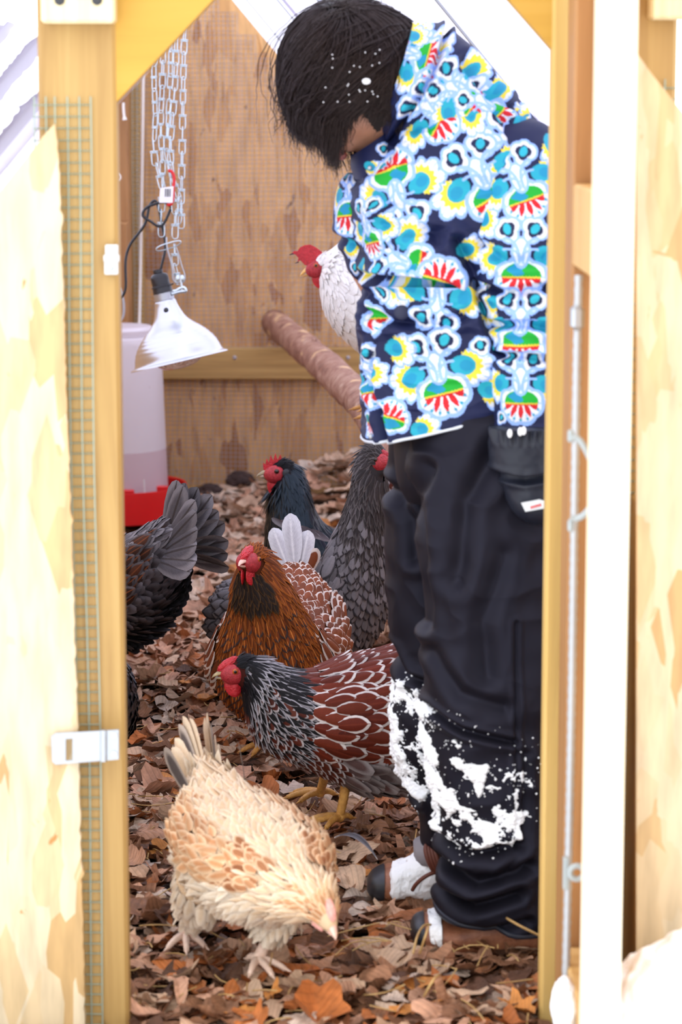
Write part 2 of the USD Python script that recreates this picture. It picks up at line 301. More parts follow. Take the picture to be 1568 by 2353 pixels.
# roof wing on the left, seen from above with wind-packed snow in its ribs
A0, B0 = at(-60, 500, 3.02), at(290, 98, 3.02)                        # its front edge, rising to the right
back = np.array([-.62, 1.0, .10]); ex = B0 - A0; nz = nrm(np.cross(ex, back)); nz = nz * np.sign(nz[2])
nw = 130; w = np.linspace(0, .95, nw)
ph = (w / .105) % 1.0; h = .012 * np.exp(-((ph - .5) / .16) ** 2) + .003 * np.exp(-((ph - .95) / .06) ** 2)
V = np.stack([A0 + np.outer(w, back) + np.outer(h, nz), B0 + np.outer(w, back) + np.outer(h, nz)], 1)
rw = struct("ceiling", "corrugated roof wing with snow in its ribs on the left", "roof")
part(rw, "roof_sheet", (V.reshape(-1, 3), grid_faces(nw, 2, False)), M["roof"], True)
R = np.random.default_rng(12); snow = []
for k in range(9):
    t = np.linspace(0, 1, 70); wc = .105 * k + .008; hw = .020 + .016 * (fbm(np.stack([t * 22, t * 0 + k * 3, t * 0], 1), 3, k) - .35) + .006 * R.random(70)
    rows = []
    for j in range(5):
        u = (j / 4 * 2 - 1); rows.append(A0 + t[:, None] * ex + (wc + u * hw)[:, None] * back + nz * (.004 + .012 * (1 - u * u)))
    V = np.stack(rows, 1).reshape(-1, 3); snow.append((V, grid_faces(70, 5, False)))
part(rw, "packed_snow", cat(snow), M["snow"], True, kind="stuff")
sc = at(12, 315, 3.03); part(rw, "screw_head", sphere(A0 + ex * .15 + back * .10 + nz * .02, .007, 2), M["steel"])

# front wall: boards, posts, braces
wf = struct("wall_front", "pale strand board left of the coop doorway", "wall")
R = np.random.default_rng(5)
edge = []
for y in np.r_[np.arange(300, 2420, 14)]:
    x = np.interp(y, [285, 400, 830, 1300, 1700, 2420], [127, 136, 150, 166, 179, 197]) + R.normal(0, 1.2) + (6 if R.random() < .03 else 0); edge.append((x, y))
part(wf, "strand_board", px_poly([(-80, 536), (-40, 487), (0, 440), (60, 364), (100, 312), (126, 284)] + edge + [(-80, 2420)], 2.872, .012), M["osb_out"], False)
wf2 = struct("wall_front", "pale strand board with brown knots right of the door", "wall")
part(wf2, "strand_board", px_poly([(1464, 122), (1500, 172), (1552, 236), (1568, 256), (1640, 345), (1640, 2420), (1463, 2420)] , 2.74, .012), M["osb_out"], False)
pl = struct("trim_1", "treated timber post on the left of the doorway", "post")
a, b = at(97, 300, YD), at(268, 300, YD)
part(pl, "post", bevbox((a[0] - .004, YD, -.03), (b[0], YD + .038, 1.45), .004), M["post"])
part(pl, "block", bevbox((at(95, 30, 2.868)[0], 2.862, at(95, 53, 2.868)[2]), (at(264, 30, 2.868)[0], YD - .001, 1.5), .003), M["block"])
for px in (137, 223): part(pl, "screw_head", sphere(at(px, 0, 2.861), (.006, .002, .006), 1), M["dark"])
solo("hardware_cloth", wires(a[0] - .01, at(204, 300, 2.897)[0] + .001, -.02, at(150, 222, 2.897)[2], 2.8965, .0127, .0009, seed=6), M["zinc_front"],
     "strip of square wire mesh stapled to the left door post", "wire mesh", kind="stuff")
b1 = struct("trim_2", "broad yellow diagonal brace at the top left of the doorway", "brace")
part(b1, "brace", px_poly([(262, 240), (760, -287), (760, -560), (262, -40)], YD + .004, .036), M["brace"], False)
part(b1, "drip_edge", px_poly([(264, 246), (340, 166), (345, 160), (264, 238)], YD + .045, .004), M["roof"], False)
b2 = struct("trim_3", "yellow diagonal brace at the top right of the doorway", "brace")
part(b2, "brace", px_poly([(762, -467), (1160, -12), (1272, 116), (1272, -170), (762, -760)], YD + .004, .036), M["brace"], False)
pr = struct("trim_4", "narrow yellow jamb on the right of the doorway", "jamb")
a, b = at(1267, 300, YD), at(1313, 300, YD)
part(pr, "jamb", bevbox((a[0], YD, -.03), (b[0], YD + .038, 1.45), .004), M["jamb"])
part(pr, "stop", bevbox((b[0] + .0005, YD + .012, -.03), (b[0] + .006, YD + .05, .86), .002), M["door_pale"])
part(wf2, "batten", bevbox((at(1490, 900, 2.753)[0], 2.7525, .02), (at(1490, 900, 2.753)[0] + .09, 2.8995, .62), .003), M["post"])
p2 = struct("trim_5", "tan post behind the right strand board", "post")
part(p2, "post", bevbox((at(1432, 300, YD)[0], YD, -.03), (at(1553, 300, YD)[0], YD + .038, 1.45), .004), M["post"])
part(p2, "block", bevbox((at(1496, 20, 2.868)[0], 2.862, at(1500, 44, 2.868)[2]), (at(1600, 30, 2.868)[0], YD - .001, 1.5), .003), M["block"])
solo("hardware_cloth", wires(at(1428, 300, 2.897)[0], at(1553, 300, 2.897)[0], .05, at(1500, 182, 2.897)[2], 2.8965, .0127, .0009, seed=8), M["zinc_front"],
     "strip of square wire mesh on the right door post beside the hinge", "wire mesh", kind="stuff")
sl = struct("trim_6", "short yellow sill block at the foot of the left door post", "sill")
part(sl, "sill", bevbox((at(270, 2340, 2.945)[0], 2.94, -.02), (at(325, 2340, 2.945)[0], 2.99, at(300, 2332, 2.945)[2]), .003), M["post"])
# the open door leaf, seen almost edge-on
dl = struct("door_1", "open timber door leaf seen edge on with a wire pull", "door")
DX = at(1372, 1000, 2.45)[0]
part(dl, "stile", bevbox((DX, 2.45, .015), (DX + .033, 2.538, 1.45), .003), M["door_pale"], label="bright raw timber free edge of the door")
bk = [(DX - .002 + .0022 * R.random(), 2.462 + .07 * R.random(), z) for z in np.arange(.05, 1.3, .09)]
part(dl, "hinge_stile", bevbox((DX + .004, 2.79, .015), (DX + .028, 2.878, 1.45), .003), M["stud"])
part(dl, "panel", bevbox((DX + .0285, 2.545, .015), (DX + .0335, 2.878, 1.45), .001), M["osb_in"], False)
zq = at(1335, 430, 2.66)[2]
part(dl, "rail", bevbox((DX + .004, 2.545, zq - .089), (DX + .028, 2.785, zq), .003), M["door_tan"])
zq = at(1300, 2290, 2.62)[2]
part(dl, "rail", bevbox((DX + .004, 2.545, max(zq - .089, .016)), (DX + .028, 2.785, max(zq, .1)), .003), M["door_tan"])
cab = [at(1331, 632, 2.72), at(1324, 1000, 2.72), at(1318, 1400, 2.72), at(1309, 1900, 2.72), at(1300, 2290, 2.72)]
cv = curve(cab, 160); R2 = np.random.default_rng(3)
part(dl, "cable", tube(cv, .0046 + .0004 * np.sin(np.arange(160) * 2.4), 8), M["grey_metal"])
part(dl, "clamp", bevbox(at(1314, 760, 2.71), at(1340, 700, 2.735), .004), M["steel"])
hp = [at(1312, 1010, 2.60), at(1322, 1006, 2.60), at(1345, 1030, 2.595), at(1364, 1075, 2.59), at(1369, 1120, 2.588), at(1362, 1155, 2.59), at(1344, 1182, 2.595), at(1322, 1192, 2.60), at(1312, 1190, 2.60)]
part(dl, "pull_handle", tube(curve(hp, 40), .0034, 8), M["dull_zinc"], label="grey wire pull handle")
for yy in (1000, 1206):
    part(dl, "handle_foot", bevbox(at(1306, yy + 18, 2.60), at(1319, yy - 14, 2.61), .002), M["dull_zinc"])
c = at(1327, 2005, 2.60); t = np.linspace(0, 2 * np.pi, 32, endpoint=False); rr = .0073
part(dl, "ring_eye", tube(np.stack([c[0] + rr * np.cos(t), c[1] + 0 * t, c[2] + rr * np.sin(t)], 1), .0032, 8, closed=True), M["dull_zinc"], label="pale ring eye of the latch")
part(dl, "eye_plate", bevbox(at(1295, 2046, 2.61), at(1308, 1966, 2.62), .001), M["dull_zinc"])
part(dl, "hinge", bevbox(at(1404, 1928, 2.866), at(1429, 1801, 2.871), .001), M["white_paint"], label="white strap hinge plate")
# galvanized hasp and keeper on the left post
hs = thing("hasp", "galvanized hasp with a slot bolted across the left door post", "hasp", at(195, 1750, 2.868))
def pxq(pts, Y, t): return px_poly(pts, Y, t)
o = Polygon([(118, 1692), (128, 1685), (236, 1679), (236, 1748), (128, 1757), (120, 1750)]).difference(Polygon([(151, 1698), (167, 1697), (167, 1747), (151, 1748)]))
w = np.array([at(x, y, 2.862)[[0, 2]] for x, y in o.exterior.coords]); hh = np.array([at(x, y, 2.862)[[0, 2]] for x, y in o.interiors[0].coords])
mm = extrude(Polygon(w, [hh]), .003); v = np.asarray(mm.vertices); part(hs, "slotted_plate", (np.stack([v[:, 0], 2.865 - v[:, 2], v[:, 1]], 1), mm.faces), M["steel"], False)
part(hs, "hinge_leaf", px_poly([(240, 1679), (273, 1677), (273, 1745), (240, 1748)], 2.864, .004), M["steel"], False)
kn = np.array([at(238, 1677, 2.863), at(238, 1749, 2.863)]); part(hs, "knuckle", tube(kn, .004, 10), M["steel"])
for q in ((262, 1690), (262, 1733)): part(hs, "screw_head", sphere(at(*q, 2.8625), (.0035, .0015, .0035), 1), M["white_paint"])
kp = thing("striker_plate", "small white keeper plate on the edge of the left post", "latch plate", at(256, 632, 2.893))
part(kp, "plate", bevbox(at(240, 631, 2.890), at(272, 598, 2.896), .001), M["white_paint"]); part(kp, "plate", bevbox(at(242, 590, 2.890), at(272, 562, 2.896), .001), M["white_paint"])
part(kp, "roll", tube([at(239, 594, 2.889), at(274, 594, 2.889)], .004, 10), M["white_paint"]); part(kp, "screw_head", sphere(at(256, 617, 2.889), (.003, .0015, .003), 1), M["grey_metal"])
# snow heap against the right board
def heap(c, rx, ry, rz, seed, bump=.25, n=70):
    m = trimesh.creation.icosphere(5); v = np.asarray(m.vertices); k = 1 + bump * (fbm(v * 2.0 + seed, 4, seed) - .5) + .05 * (noise(v * 22, seed) - .5)
    v = v * k[:, None] * [rx, ry, rz]; v[:, 2] = np.maximum(v[:, 2], -.02); return v + c, m.faces
solo("snow_heap", heap(np.array([at(1545, 2300, 2.68)[0] + .025, 2.59, 0]), .135, .14, .195, 4), M["snow"], "white snow heap in front of the right strand board", "snow heap", smooth=True)
solo("snow_heap", heap(np.array([at(1310, 2300, 2.62)[0], 2.66, at(1310, 2330, 2.64)[2]]), .016, .05, .03, 9), M["snow"], "small snow lump on the bottom rail of the open door", "snow lump", smooth=True)
# ================================================================== lamp, chain, cord, waterer, perch
YL = 5.55; K = 1 / ppm(YL, .55)
M["alu"] = MAT("brushed_aluminium", {"p": ("principled_bsdf", {"base_color": (.60, .62, .66), "metallic": .92, "roughness": .30})})
M["chrome"] = plain("mirror_bulb", (.80, .74, .70), .07, metallic=1.0)
lamp = thing("heat_lamp", "clamp heat lamp with a silver bell shade hanging on a chain", "lamp", at(412, 848, YL))
ax = nrm(at(415, 848, YL - .012) - at(377, 690, YL)); o = at(379, 690, YL)
shade = [(21, 0), (24, 2), (26, 12), (31, 28), (38, 44), (50, 58), (66, 72), (80, 87), (92, 104), (99, 120), (103, 134), (106, 138), (113, 141), (114.5, 143)]
pr = np.array(shade, float); s = np.r_[0, np.cumsum(np.hypot(*np.diff(pr, axis=0).T))]; sp = PchipInterpolator(s, pr)(np.linspace(0, s[-1], 60))
for q in (34, 37, 41, 45): sp[q, 0] += .8                     # pressed rings
inner = sp[::-1] - [1.2, .3]; prof = np.vstack([sp, [[115, 144.2]], inner]) * K
part(lamp, "shade", lathe(prof, 64, o, ax), M["alu"], 40, label="silver bell shade")
part(lamp, "vent_hole", sphere(at(382, 713, YL - .029), (.0055, .004, .006), 2), M["dark"])
part(lamp, "bulb", lathe(np.array([(0.1, 160.5), (20, 159), (38, 155), (50, 148), (57, 139), (59, 128), (55, 115), (40, 100), (20, 85), (14, 40)]) [::-1] * K, 48, o, ax), M["chrome"], True, label="mirrored heat bulb")
part(lamp, "collar", lathe(np.array([(0.1, -17), (22, -17), (23, -16), (23, 0), (22, 1), (.1, 1)]) * K, 40, o, ax), M["steel"], 30)
part(lamp, "socket", lathe(np.array([(.1, -72), (10.5, -72), (11, -71), (11, -64), (10.5, -63), (15, -62), (19.5, -58), (21, -52), (21, -35), (23, -34), (23.5, -31), (22, -30), (23, -17), (.1, -17)]) * K, 40, o, ax), M["black_plastic"], 35)
part(lamp, "switch", tube([at(392, 655, YL - .01), at(399, 651, YL - .012)], .0016, 8), M["black_plastic"])
part(lamp, "bracket", tube(curve([at(396, 676, YL - .01), at(408, 672, YL - .012), at(420, 670, YL - .012), at(427, 668, YL - .012), at(424, 662, YL - .012), at(412, 664, YL - .012), at(398, 668, YL - .01)], 30), .0036, 8), M["chain"])
part(lamp, "thumb_screw", tube([at(418, 668, YL - .012), at(414, 632, YL - .012)], .003, 8), M["chain"])
for q in (-1, 1): part(lamp, "wing", sphere(at(414 + q * 5, 640, YL - .012), (.005, .003, .008), 2), M["chain"])
part(lamp, "clamp_wire", tube(curve([at(383, 545, YL - .01), at(388, 585, YL - .012), at(397, 630, YL - .012), (at(402, 648, YL - .012)), at(409, 650, YL - .012), at(412, 642, YL - .012)], 40), .0017, 8), M["steel"])
part(lamp, "clamp_wire", tube(curve([at(401, 560, YL - .006), at(412, 590, YL - .008), at(421, 620, YL - .01), at(425, 640, YL - .012), at(422, 648, YL - .012), at(413, 646, YL - .012)], 40), .0014, 8), M["steel"])
# the chain: five hanging strands of double-loop links
ch = thing("chain", "bright zinc double loop chain hanging in strands above the heat lamp", "chain", at(390, 600, YL))
def link(o, down, side, L, wd, parent):
    """One double-loop link: a long wire loop whose upper end is wound twice round its waist."""
    n = nrm(np.cross(down, side)); t = np.linspace(0, 2 * np.pi, 22, endpoint=False); h = L * .56
    c = np.sign(np.cos(t)) * np.abs(np.cos(t)) ** .62; s_ = np.sign(np.sin(t)) * np.abs(np.sin(t)) ** .5
    loop = o + down * h / 2 + np.outer(s_ * h / 2, down) + np.outer(c * wd / 2, side)
    h2 = L * .60; loop2 = o - down * (h2 / 2 - .002) + np.outer(s_ * h2 / 2, down) + np.outer(c * wd * .42, n)
    ms = [tube(loop, .00115, 5, closed=True), tube(loop2, .00115, 5, closed=True)]
    for q in (-.0016, .0016):
        t2 = np.linspace(0, 2 * np.pi, 12, endpoint=False); ms.append(tube(o + down * q + np.outer(np.cos(t2) * wd * .60, side) + np.outer(np.sin(t2) * .0042, n), .0012, 5, closed=True))
    part(parent, "link", cat(ms), M["chain"], True)
R = np.random.default_rng(21)
strands = [[(356, 120), (355, 205), (356, 300), (354, 345), (364, 395), (372, 470)], [(372, 100), (373, 200), (370, 300), (374, 400), (372, 468), (374, 560)], [(390, 60), (391, 190), (386, 280), (389, 380), (404, 430), (402, 520)],
           [(402, 60), (404, 160), (397, 260), (392, 350), (401, 470), (399, 565)], [(424, 80), (421, 200), (419, 330), (417, 440), (418, 555)], [(398, 560), (402, 590), (404, 620), (409, 640)]]
for k, st_ in enumerate(strands):
    cv = curve([at(x, y, YL - .006 + .006 * (k % 3)) for x, y in st_], 400); s = np.r_[0, np.cumsum(np.linalg.norm(np.diff(cv, axis=0), axis=1))]
    L = .0530 * (.8 if k == 5 else 1)
    for d in np.arange(.012 * (k % 3), s[-1] - .01, L):
        i = min(np.searchsorted(s, d), 398); down = nrm(cv[i + 1] - cv[i]); a_ = R.normal(0, .55) + (0, .9, .3, -.6, 0, .4)[k]
        side = nrm(np.cross(down, [math.sin(a_), math.cos(a_), 0])); link(cv[i], down, side, L, .0135, ch)
t = np.linspace(0, 2 * np.pi, 22, endpoint=False); e1 = nrm(at(415, 557, YL) - at(362, 573, YL)); e2 = np.array([0, -.6, .8])
c_ = (at(415, 557, YL - .015) + at(360, 573, YL - .015)) / 2; part(ch, "cross_link", tube(c_ + np.outer(np.sign(np.cos(t)) * np.abs(np.cos(t)) ** .6 * .0285, e1) + np.outer(np.sin(t) * .008, e2), .0013, 6, closed=True), M["chain"])
solo("power_cord", cat([tube(curve([at(*q, YL + .004) for q in ((370, 618), (374, 600), (379, 578), (378, 545), (371, 510), (363, 472), (356, 461), (348, 466), (340, 492), (325, 528), (303, 556), (291, 585), (289, 640), (286, 672), (268, 690))], 120), .0030, 8),
     tube(curve([at(*q, YL - .004) for q in ((394, 478), (378, 465), (352, 470), (332, 482), (328, 494), (345, 508), (368, 520), (380, 508), (392, 480))], 70), .0030, 8)]), M["black_plastic"],
     "black power cord looped through the chain above the lamp", "cord", smooth=True)
tg = thing("price_tag", "white card tag with a barcode among the chain strands", "tag", at(383, 468, YL - .02))
M["card"] = plain("white_card", (.84, .83, .85), .6)
part(tg, "card", px_poly([(368, 432), (399, 428), (397, 466), (366, 466)], YL - .022, .0012), M["card"], False)
x = 379.5
for wd in (1.8, 1.0, 2.2, 1.2, 1.6): part(tg, "bar", px_poly([(x, 434), (x + wd, 434), (x + wd - .6, 452), (x - .6, 452)], YL - .0224, .0003), M["dark"], False); x += wd + 1.3
solo("carabiner", tube(curve([at(*q, YL - .014) for q in ((387, 394), (392, 393), (398, 400), (399, 430), (397, 460), (392, 470), (384, 469))], 40), .0034, 8), M["red_plastic"], "red carabiner clipped in the chain behind the tag", "carabiner", smooth=True)
# ropes and hook beside the corner board
solo("rope", tube(curve([at(329, 170, 7.05), at(326, 400, 7.05), at(322, 640, 7.05), at(320, 752, 6.9)], 60), .0042, 8), M["rope"], "thin white rope running down to the water drinker", "rope", smooth=True)
solo("rope", tube(curve([at(284, 236, 6.5), at(285, 262, 6.5), at(287, 276, 6.5)], 20), np.r_[np.full(15, .003), np.linspace(.003, .006, 5)], 8), M["rope"], "short knotted rope end under the yellow brace", "rope", smooth=True)
solo("rope", tube(curve([at(266, 400, 6.6), at(274, 402, 6.6), at(276, 409, 6.6), at(266, 413, 6.6)], 20), .0028, 8), M["rope"], "small loop of white rope peeping past the left post", "rope", smooth=True)
solo("hook", tube(curve([at(274, 662, 6.62), at(280, 680, 6.62), at(284, 710, 6.62), at(280, 730, 6.62), at(274, 736, 6.62)], 30), .0042, 8), M["grey_metal"], "grey metal hook holding the red handle", "hook", smooth=True)
# water drinker
YQ = 6.60; kq = 1 / ppm(YQ, .25); wc = at(262, 1120, YQ); wc = np.array([wc[0], YQ, 0.0]); zt = at(262, 770, YQ)[2]
M["jug"] = MAT("milky_plastic", {"d": ("principled_bsdf", {"base_color": (.80, .75, .78), "roughness": .38}), "t": ("translucent_bsdf", {"color": (.84, .78, .80)}), "m": ("mix_closure", {"fac": .32}),
          "g": ("geometry", {}), "n": ("noise_texture", {"scale": 34, "detail": 4, "roughness": .7}), "r": ("rgb_ramp", {"ramp": [(.72, (.80, .75, .78)), (.76, (.22, .11, .06))]})},
          [("g.position", "n.vector"), ("n.fac", "r.fac"), ("r.color", "d.base_color"), ("d.BSDF", "m.closure1"), ("t.BSDF", "m.closure2")], surface="m.closure")
M["jug_water"] = mottled("milky_plastic_with_water", [(.68, (.52, .40, .43)), (.74, (.24, .12, .08))], 30, .35, 4)
wt = thing("water_drinker", "white plastic water drinker with red handle and red tray", "drinker", wc)
zb = .045; zw = at(330, 1040, YQ - .1)[2]
r0, r1 = 126 * kq, 112 * kq
rz = lambda z: np.interp(z, [zb, zt], [r0, r1])
part(wt, "jug", lathe([(rz(zw), zw), (rz(.3), .3), (rz(zt - .02), zt - .02), (r1 - .006, zt - .004), (r1 - .02, zt), (r1 - .03, zt + .002), (.02, zt + .004)], 56, wc), M["jug"], 40)
part(wt, "water", lathe([(.01, zb), (r0, zb), (rz(zw), zw), (.01, zw)], 56, wc), M["jug_water"], 40, label="water showing through the jug's lower part")
part(wt, "lid", lathe([(r1 * .82, zt + .002), (r1 * .86, zt + .016), (r1 * .80, zt + .024), (.005, zt + .024)], 56, wc), M["jug"], 40)
hv = [np.array([wc[0] + .055 * math.sin(t) - .045, wc[1] - .05 + .0 * t, zt + .02 + .075 * math.cos(t)]) for t in np.linspace(-1.5, 1.75, 20)]
part(wt, "handle", tube(hv, .0065, 8), M["red_plastic"], True)
part(wt, "tray", lathe([(r0 + .004, .035), (r0 + .010, .028), (r0 + .026, .024), (r0 + .036, .030), (r0 + .042, .085), (r0 + .047, .088), (r0 + .048, .084), (r0 + .042, .004), (r0 + .03, .0), (.01, .0)], 64, wc), M["red_plastic"], 35, label="red drinking tray")
for q in (-1.9, -1.25, -.5): part(wt, "tray_lug", bevbox(wc + [(r0 + .004) * math.cos(q) - .018, (r0 + .004) * math.sin(q) - .008, .045], wc + [(r0 + .004) * math.cos(q) + .018, (r0 + .004) * math.sin(q) + .006, .092], .003), M["red_plastic"])
q0 = at(331, 1110, YQ - .142); part(wt, "rib", tube([at(331, 1102, q0[1]), at(333, 1138, q0[1])], .0022, 6), M["white_paint"])
# perch: a branch from the back wall down to the right
M["bark"] = MAT("branch_bark", {"g": ("geometry", {}), "n": ("noise_texture", {"scale": 26, "detail": 6, "roughness": .7, "distortion": .2}), "r": ("rgb_ramp", {"ramp": [(.3, (.13, .055, .035)), (.48, (.30, .145, .095)), (.62, (.40, .24, .17)), (.72, (.52, .38, .27))]}),
     "n3": ("noise_texture", {"scale": 13, "detail": 4, "distortion": .2}), "r3": ("rgb_ramp", {"ramp": [(.60, (0, 0, 0)), (.63, (1, 1, 1))]}), "mx": ("mix", {"color2": (.60, .38, .20)}),
     "n2": ("noise_texture", {"scale": 60, "detail": 6}), "b": ("bump", {"strength": .8, "distance": .003}), "p": ("principled_bsdf", {"roughness": .75})},
     [("g.position", "n.vector"), ("n.fac", "r.fac"), ("g.position", "n3.vector"), ("n3.fac", "r3.fac"), ("r3.color", "mx.fac"), ("r.color", "mx.color1"), ("mx.color", "p.base_color"), ("g.position", "n2.vector"), ("n2.fac", "b.height"), ("b.normal", "p.normal")])
bp = [at(632, 742, 7.15), at(700, 800, 6.6), at(770, 862, 6.1), at(830, 925, 5.65), at(885, 1000, 5.2), at(985, 1128, 4.62)]
cv = curve(bp, 240); rr = np.interp(np.linspace(0, 1, 240), [0, .15, .4, .7, 1], [30, 33, 37, 39, 42]) / np.array([ppm(q[1], q[2]) for q in cv])
v, f = tube(cv, rr, 44); c0 = np.repeat(cv, 44, 0); d = v[:len(c0)] - c0; n_ = fbm(v[:len(c0)] * 9, 3, 2) - .5 + .5 * (fbm(v[:len(c0)] * 60, 3, 4) - .5)
v[:len(c0)] = c0 + d * (1 + .32 * n_)[:, None]
pc = thing("perch", "peeling bark branch used as a roost, leaning from the back wall", "branch", cv[-1] * [1, 1, 0])
part(pc, "branch", (v, f), M["bark"], True)
k = 62; part(pc, "branch_stub", tube([cv[k], cv[k] + [.01, -.02, .038]], [.012, .007], 8), M["bark"], True)

q = cv[-8]; part(pc, "support_post", bevbox((q[0] - .03, q[1] - .02, 0), (q[0] + .03, q[1] + .02, q[2] - rr[-8] * .7), .004), M["girt"])
# ================================================================== hens
def feather_mat(name, base, edge=None, thr=.74, soft=.05, shaft=None, var=.25, hue=None, rough=.55, sheen=None, tip=None):
    n = {"uv": ("uvmap", {"attribute": "st"}), "s": ("separate_xyz", {}), "rn": ("attribute", {"attribute": "rnd"}),
         "a": ("math", {"math_type": "multiply_add", "value2": 2.0, "value3": -1.0}), "u": ("math", {"math_type": "absolute"}),
         "t0": ("math", {"math_type": "subtract", "value2": .58}), "t1": ("math", {"math_type": "maximum", "value2": 0.0}), "t2": ("math", {"math_type": "multiply", "value2": 2.35}),
         "uu": ("math", {"math_type": "multiply"}), "tt": ("math", {"math_type": "multiply"}), "add": ("math", {"math_type": "add"}), "r": ("math", {"math_type": "sqrt"}),
         "lr": ("map_range", {"from_min": thr - soft, "from_max": thr + soft, "to_min": 0, "to_max": 1, "clamp": True}),
         "bm": ("combine_xyz", {}), "bx": ("math", {"math_type": "multiply", "value2": 5.0}), "by0": ("math", {"math_type": "multiply_add", "value2": -.35}), "by": ("math", {"math_type": "multiply", "value2": 60.0}),
         "bn": ("noise_texture", {"scale": 1.0, "detail": 2}), "br": ("map_range", {"from_min": .3, "from_max": .7, "to_min": .80, "to_max": 1.15}),
         "vr": ("map_range", {"from_min": 0, "from_max": 1, "to_min": 1 - var, "to_max": 1 + var}), "vm": ("math", {"math_type": "multiply"}),
         "mx": ("mix", {"color1": base, "color2": edge or base}), "hs": ("hsv", {"hue": .5, "saturation": 1.0, "fac": 1.0}), "p": ("principled_bsdf", {"roughness": rough, "specular_ior_level": .10})}
    l = [("uv.UV", "s.vector"), ("s.x", "a.value1"), ("a.value", "u.value1"), ("s.y", "t0.value1"), ("t0.value", "t1.value1"), ("t1.value", "t2.value1"), ("u.value", "uu.value1"), ("u.value", "uu.value2"),
         ("t2.value", "tt.value1"), ("t2.value", "tt.value2"), ("uu.value", "add.value1"), ("tt.value", "add.value2"), ("add.value", "r.value1"), ("r.value", "lr.value"), ("lr.result", "mx.fac"),
         ("u.value", "bx.value1"), ("u.value", "by0.value1"), ("s.y", "by0.value3"), ("by0.value", "by.value1"), ("bx.value", "bm.x"), ("by.value", "bm.y"), ("rn.fac", "bm.z"), ("bm.vector", "bn.vector"), ("bn.fac", "br.value"),
         ("rn.fac", "vr.value"), ("br.result", "vm.value1"), ("vr.result", "vm.value2"), ("vm.value", "hs.value"), ("hs.color", "p.base_color")]
    if hue:
        n["hx"] = ("mix", {"color1": base, "color2": hue}); n["h2"] = ("math", {"math_type": "multiply", "value2": 7.31}); n["h3"] = ("math", {"math_type": "fraction"}); n["h4"] = ("math", {"math_type": "multiply", "value2": .8})
        l += [("rn.fac", "h2.value1"), ("h2.value", "h3.value1"), ("h3.value", "h4.value1"), ("h4.value", "hx.fac"), ("hx.color", "mx.color1")]
    src = "mx.color"
    if shaft:
        n["sl"] = ("map_range", {"from_min": .05, "from_max": .16, "to_min": 1, "to_max": 0, "clamp": True}); n["sx"] = ("mix", {"color2": shaft})
        l += [("u.value", "sl.value"), ("sl.result", "sx.fac"), (src, "sx.color1")]; src = "sx.color"
    if tip:
        n["tl"] = ("map_range", {"from_min": .35, "from_max": .8, "to_min": 0, "to_max": 1, "clamp": True}); n["tx"] = ("mix", {"color2": tip})
        l += [("s.y", "tl.value"), ("tl.result", "tx.fac"), (src, "tx.color1")]; src = "tx.color"
    if sheen: n["p"][1].update(sheen)
    l.append((src, "hs.color")); return MAT(name, n, l)

SHAPES = {  # half width along the feather
    "round": ([0, .15, .35, .55, .75, .90, 1.0], [.40, .72, .95, 1.0, .86, .55, .12]),
    "hackle": ([0, .15, .35, .55, .75, .90, 1.0], [.50, .85, 1.0, .90, .62, .30, .05]),
    "quill": ([0, .12, .35, .60, .82, .94, 1.0], [.25, .62, .92, 1.0, .90, .58, .12]),
    "fluff": ([0, .15, .35, .55, .75, .90, 1.0], [.55, .80, 1.0, .95, .80, .60, .35])}
def feathers(P, A, N, L, W, shape="round", curl=0.0, cup=.18, lift=.12, cols=5):
    """Feather vanes rooted at P, pointing along A, facing N; returns mesh and st."""
    vv, hw = map(np.array, SHAPES[shape]); uu = np.linspace(-1, 1, cols); n = len(P)
    A = nrm(A); N = nrm(N - A * (A * N).sum(1, keepdims=True)); S = np.cross(A, N)
    L, W, lift = (np.broadcast_to(q, (n,)).astype(float) for q in (L, W, lift)); curl = np.broadcast_to(curl, (n,)).astype(float)
    al = L[:, None, None] * vv[None, :, None] * np.ones((1, 1, cols)); si = .5 * W[:, None, None] * hw[None, :, None] * uu[None, None, :]
    up = lift[:, None, None] * al - .5 * curl[:, None, None] * al ** 2 - cup * W[:, None, None] * hw[None, :, None] * (uu ** 2)[None, None, :] + .0004 * (1 - np.abs(uu))[None, None, :]
    V = P[:, None, None] + A[:, None, None] * al[..., None] + S[:, None, None] * si[..., None] + N[:, None, None] * up[..., None]
    f1 = grid_faces(len(vv), cols, False); k = len(vv) * cols
    F = (f1[None] + (np.arange(n) * k)[:, None, None]).reshape(-1, 3)
    st = np.stack(np.broadcast_arrays((uu * .5 + .5)[None, :], vv[:, None]), -1).reshape(1, -1, 2).repeat(n, 0).reshape(-1, 2)
    return V.reshape(-1, 3), F, st

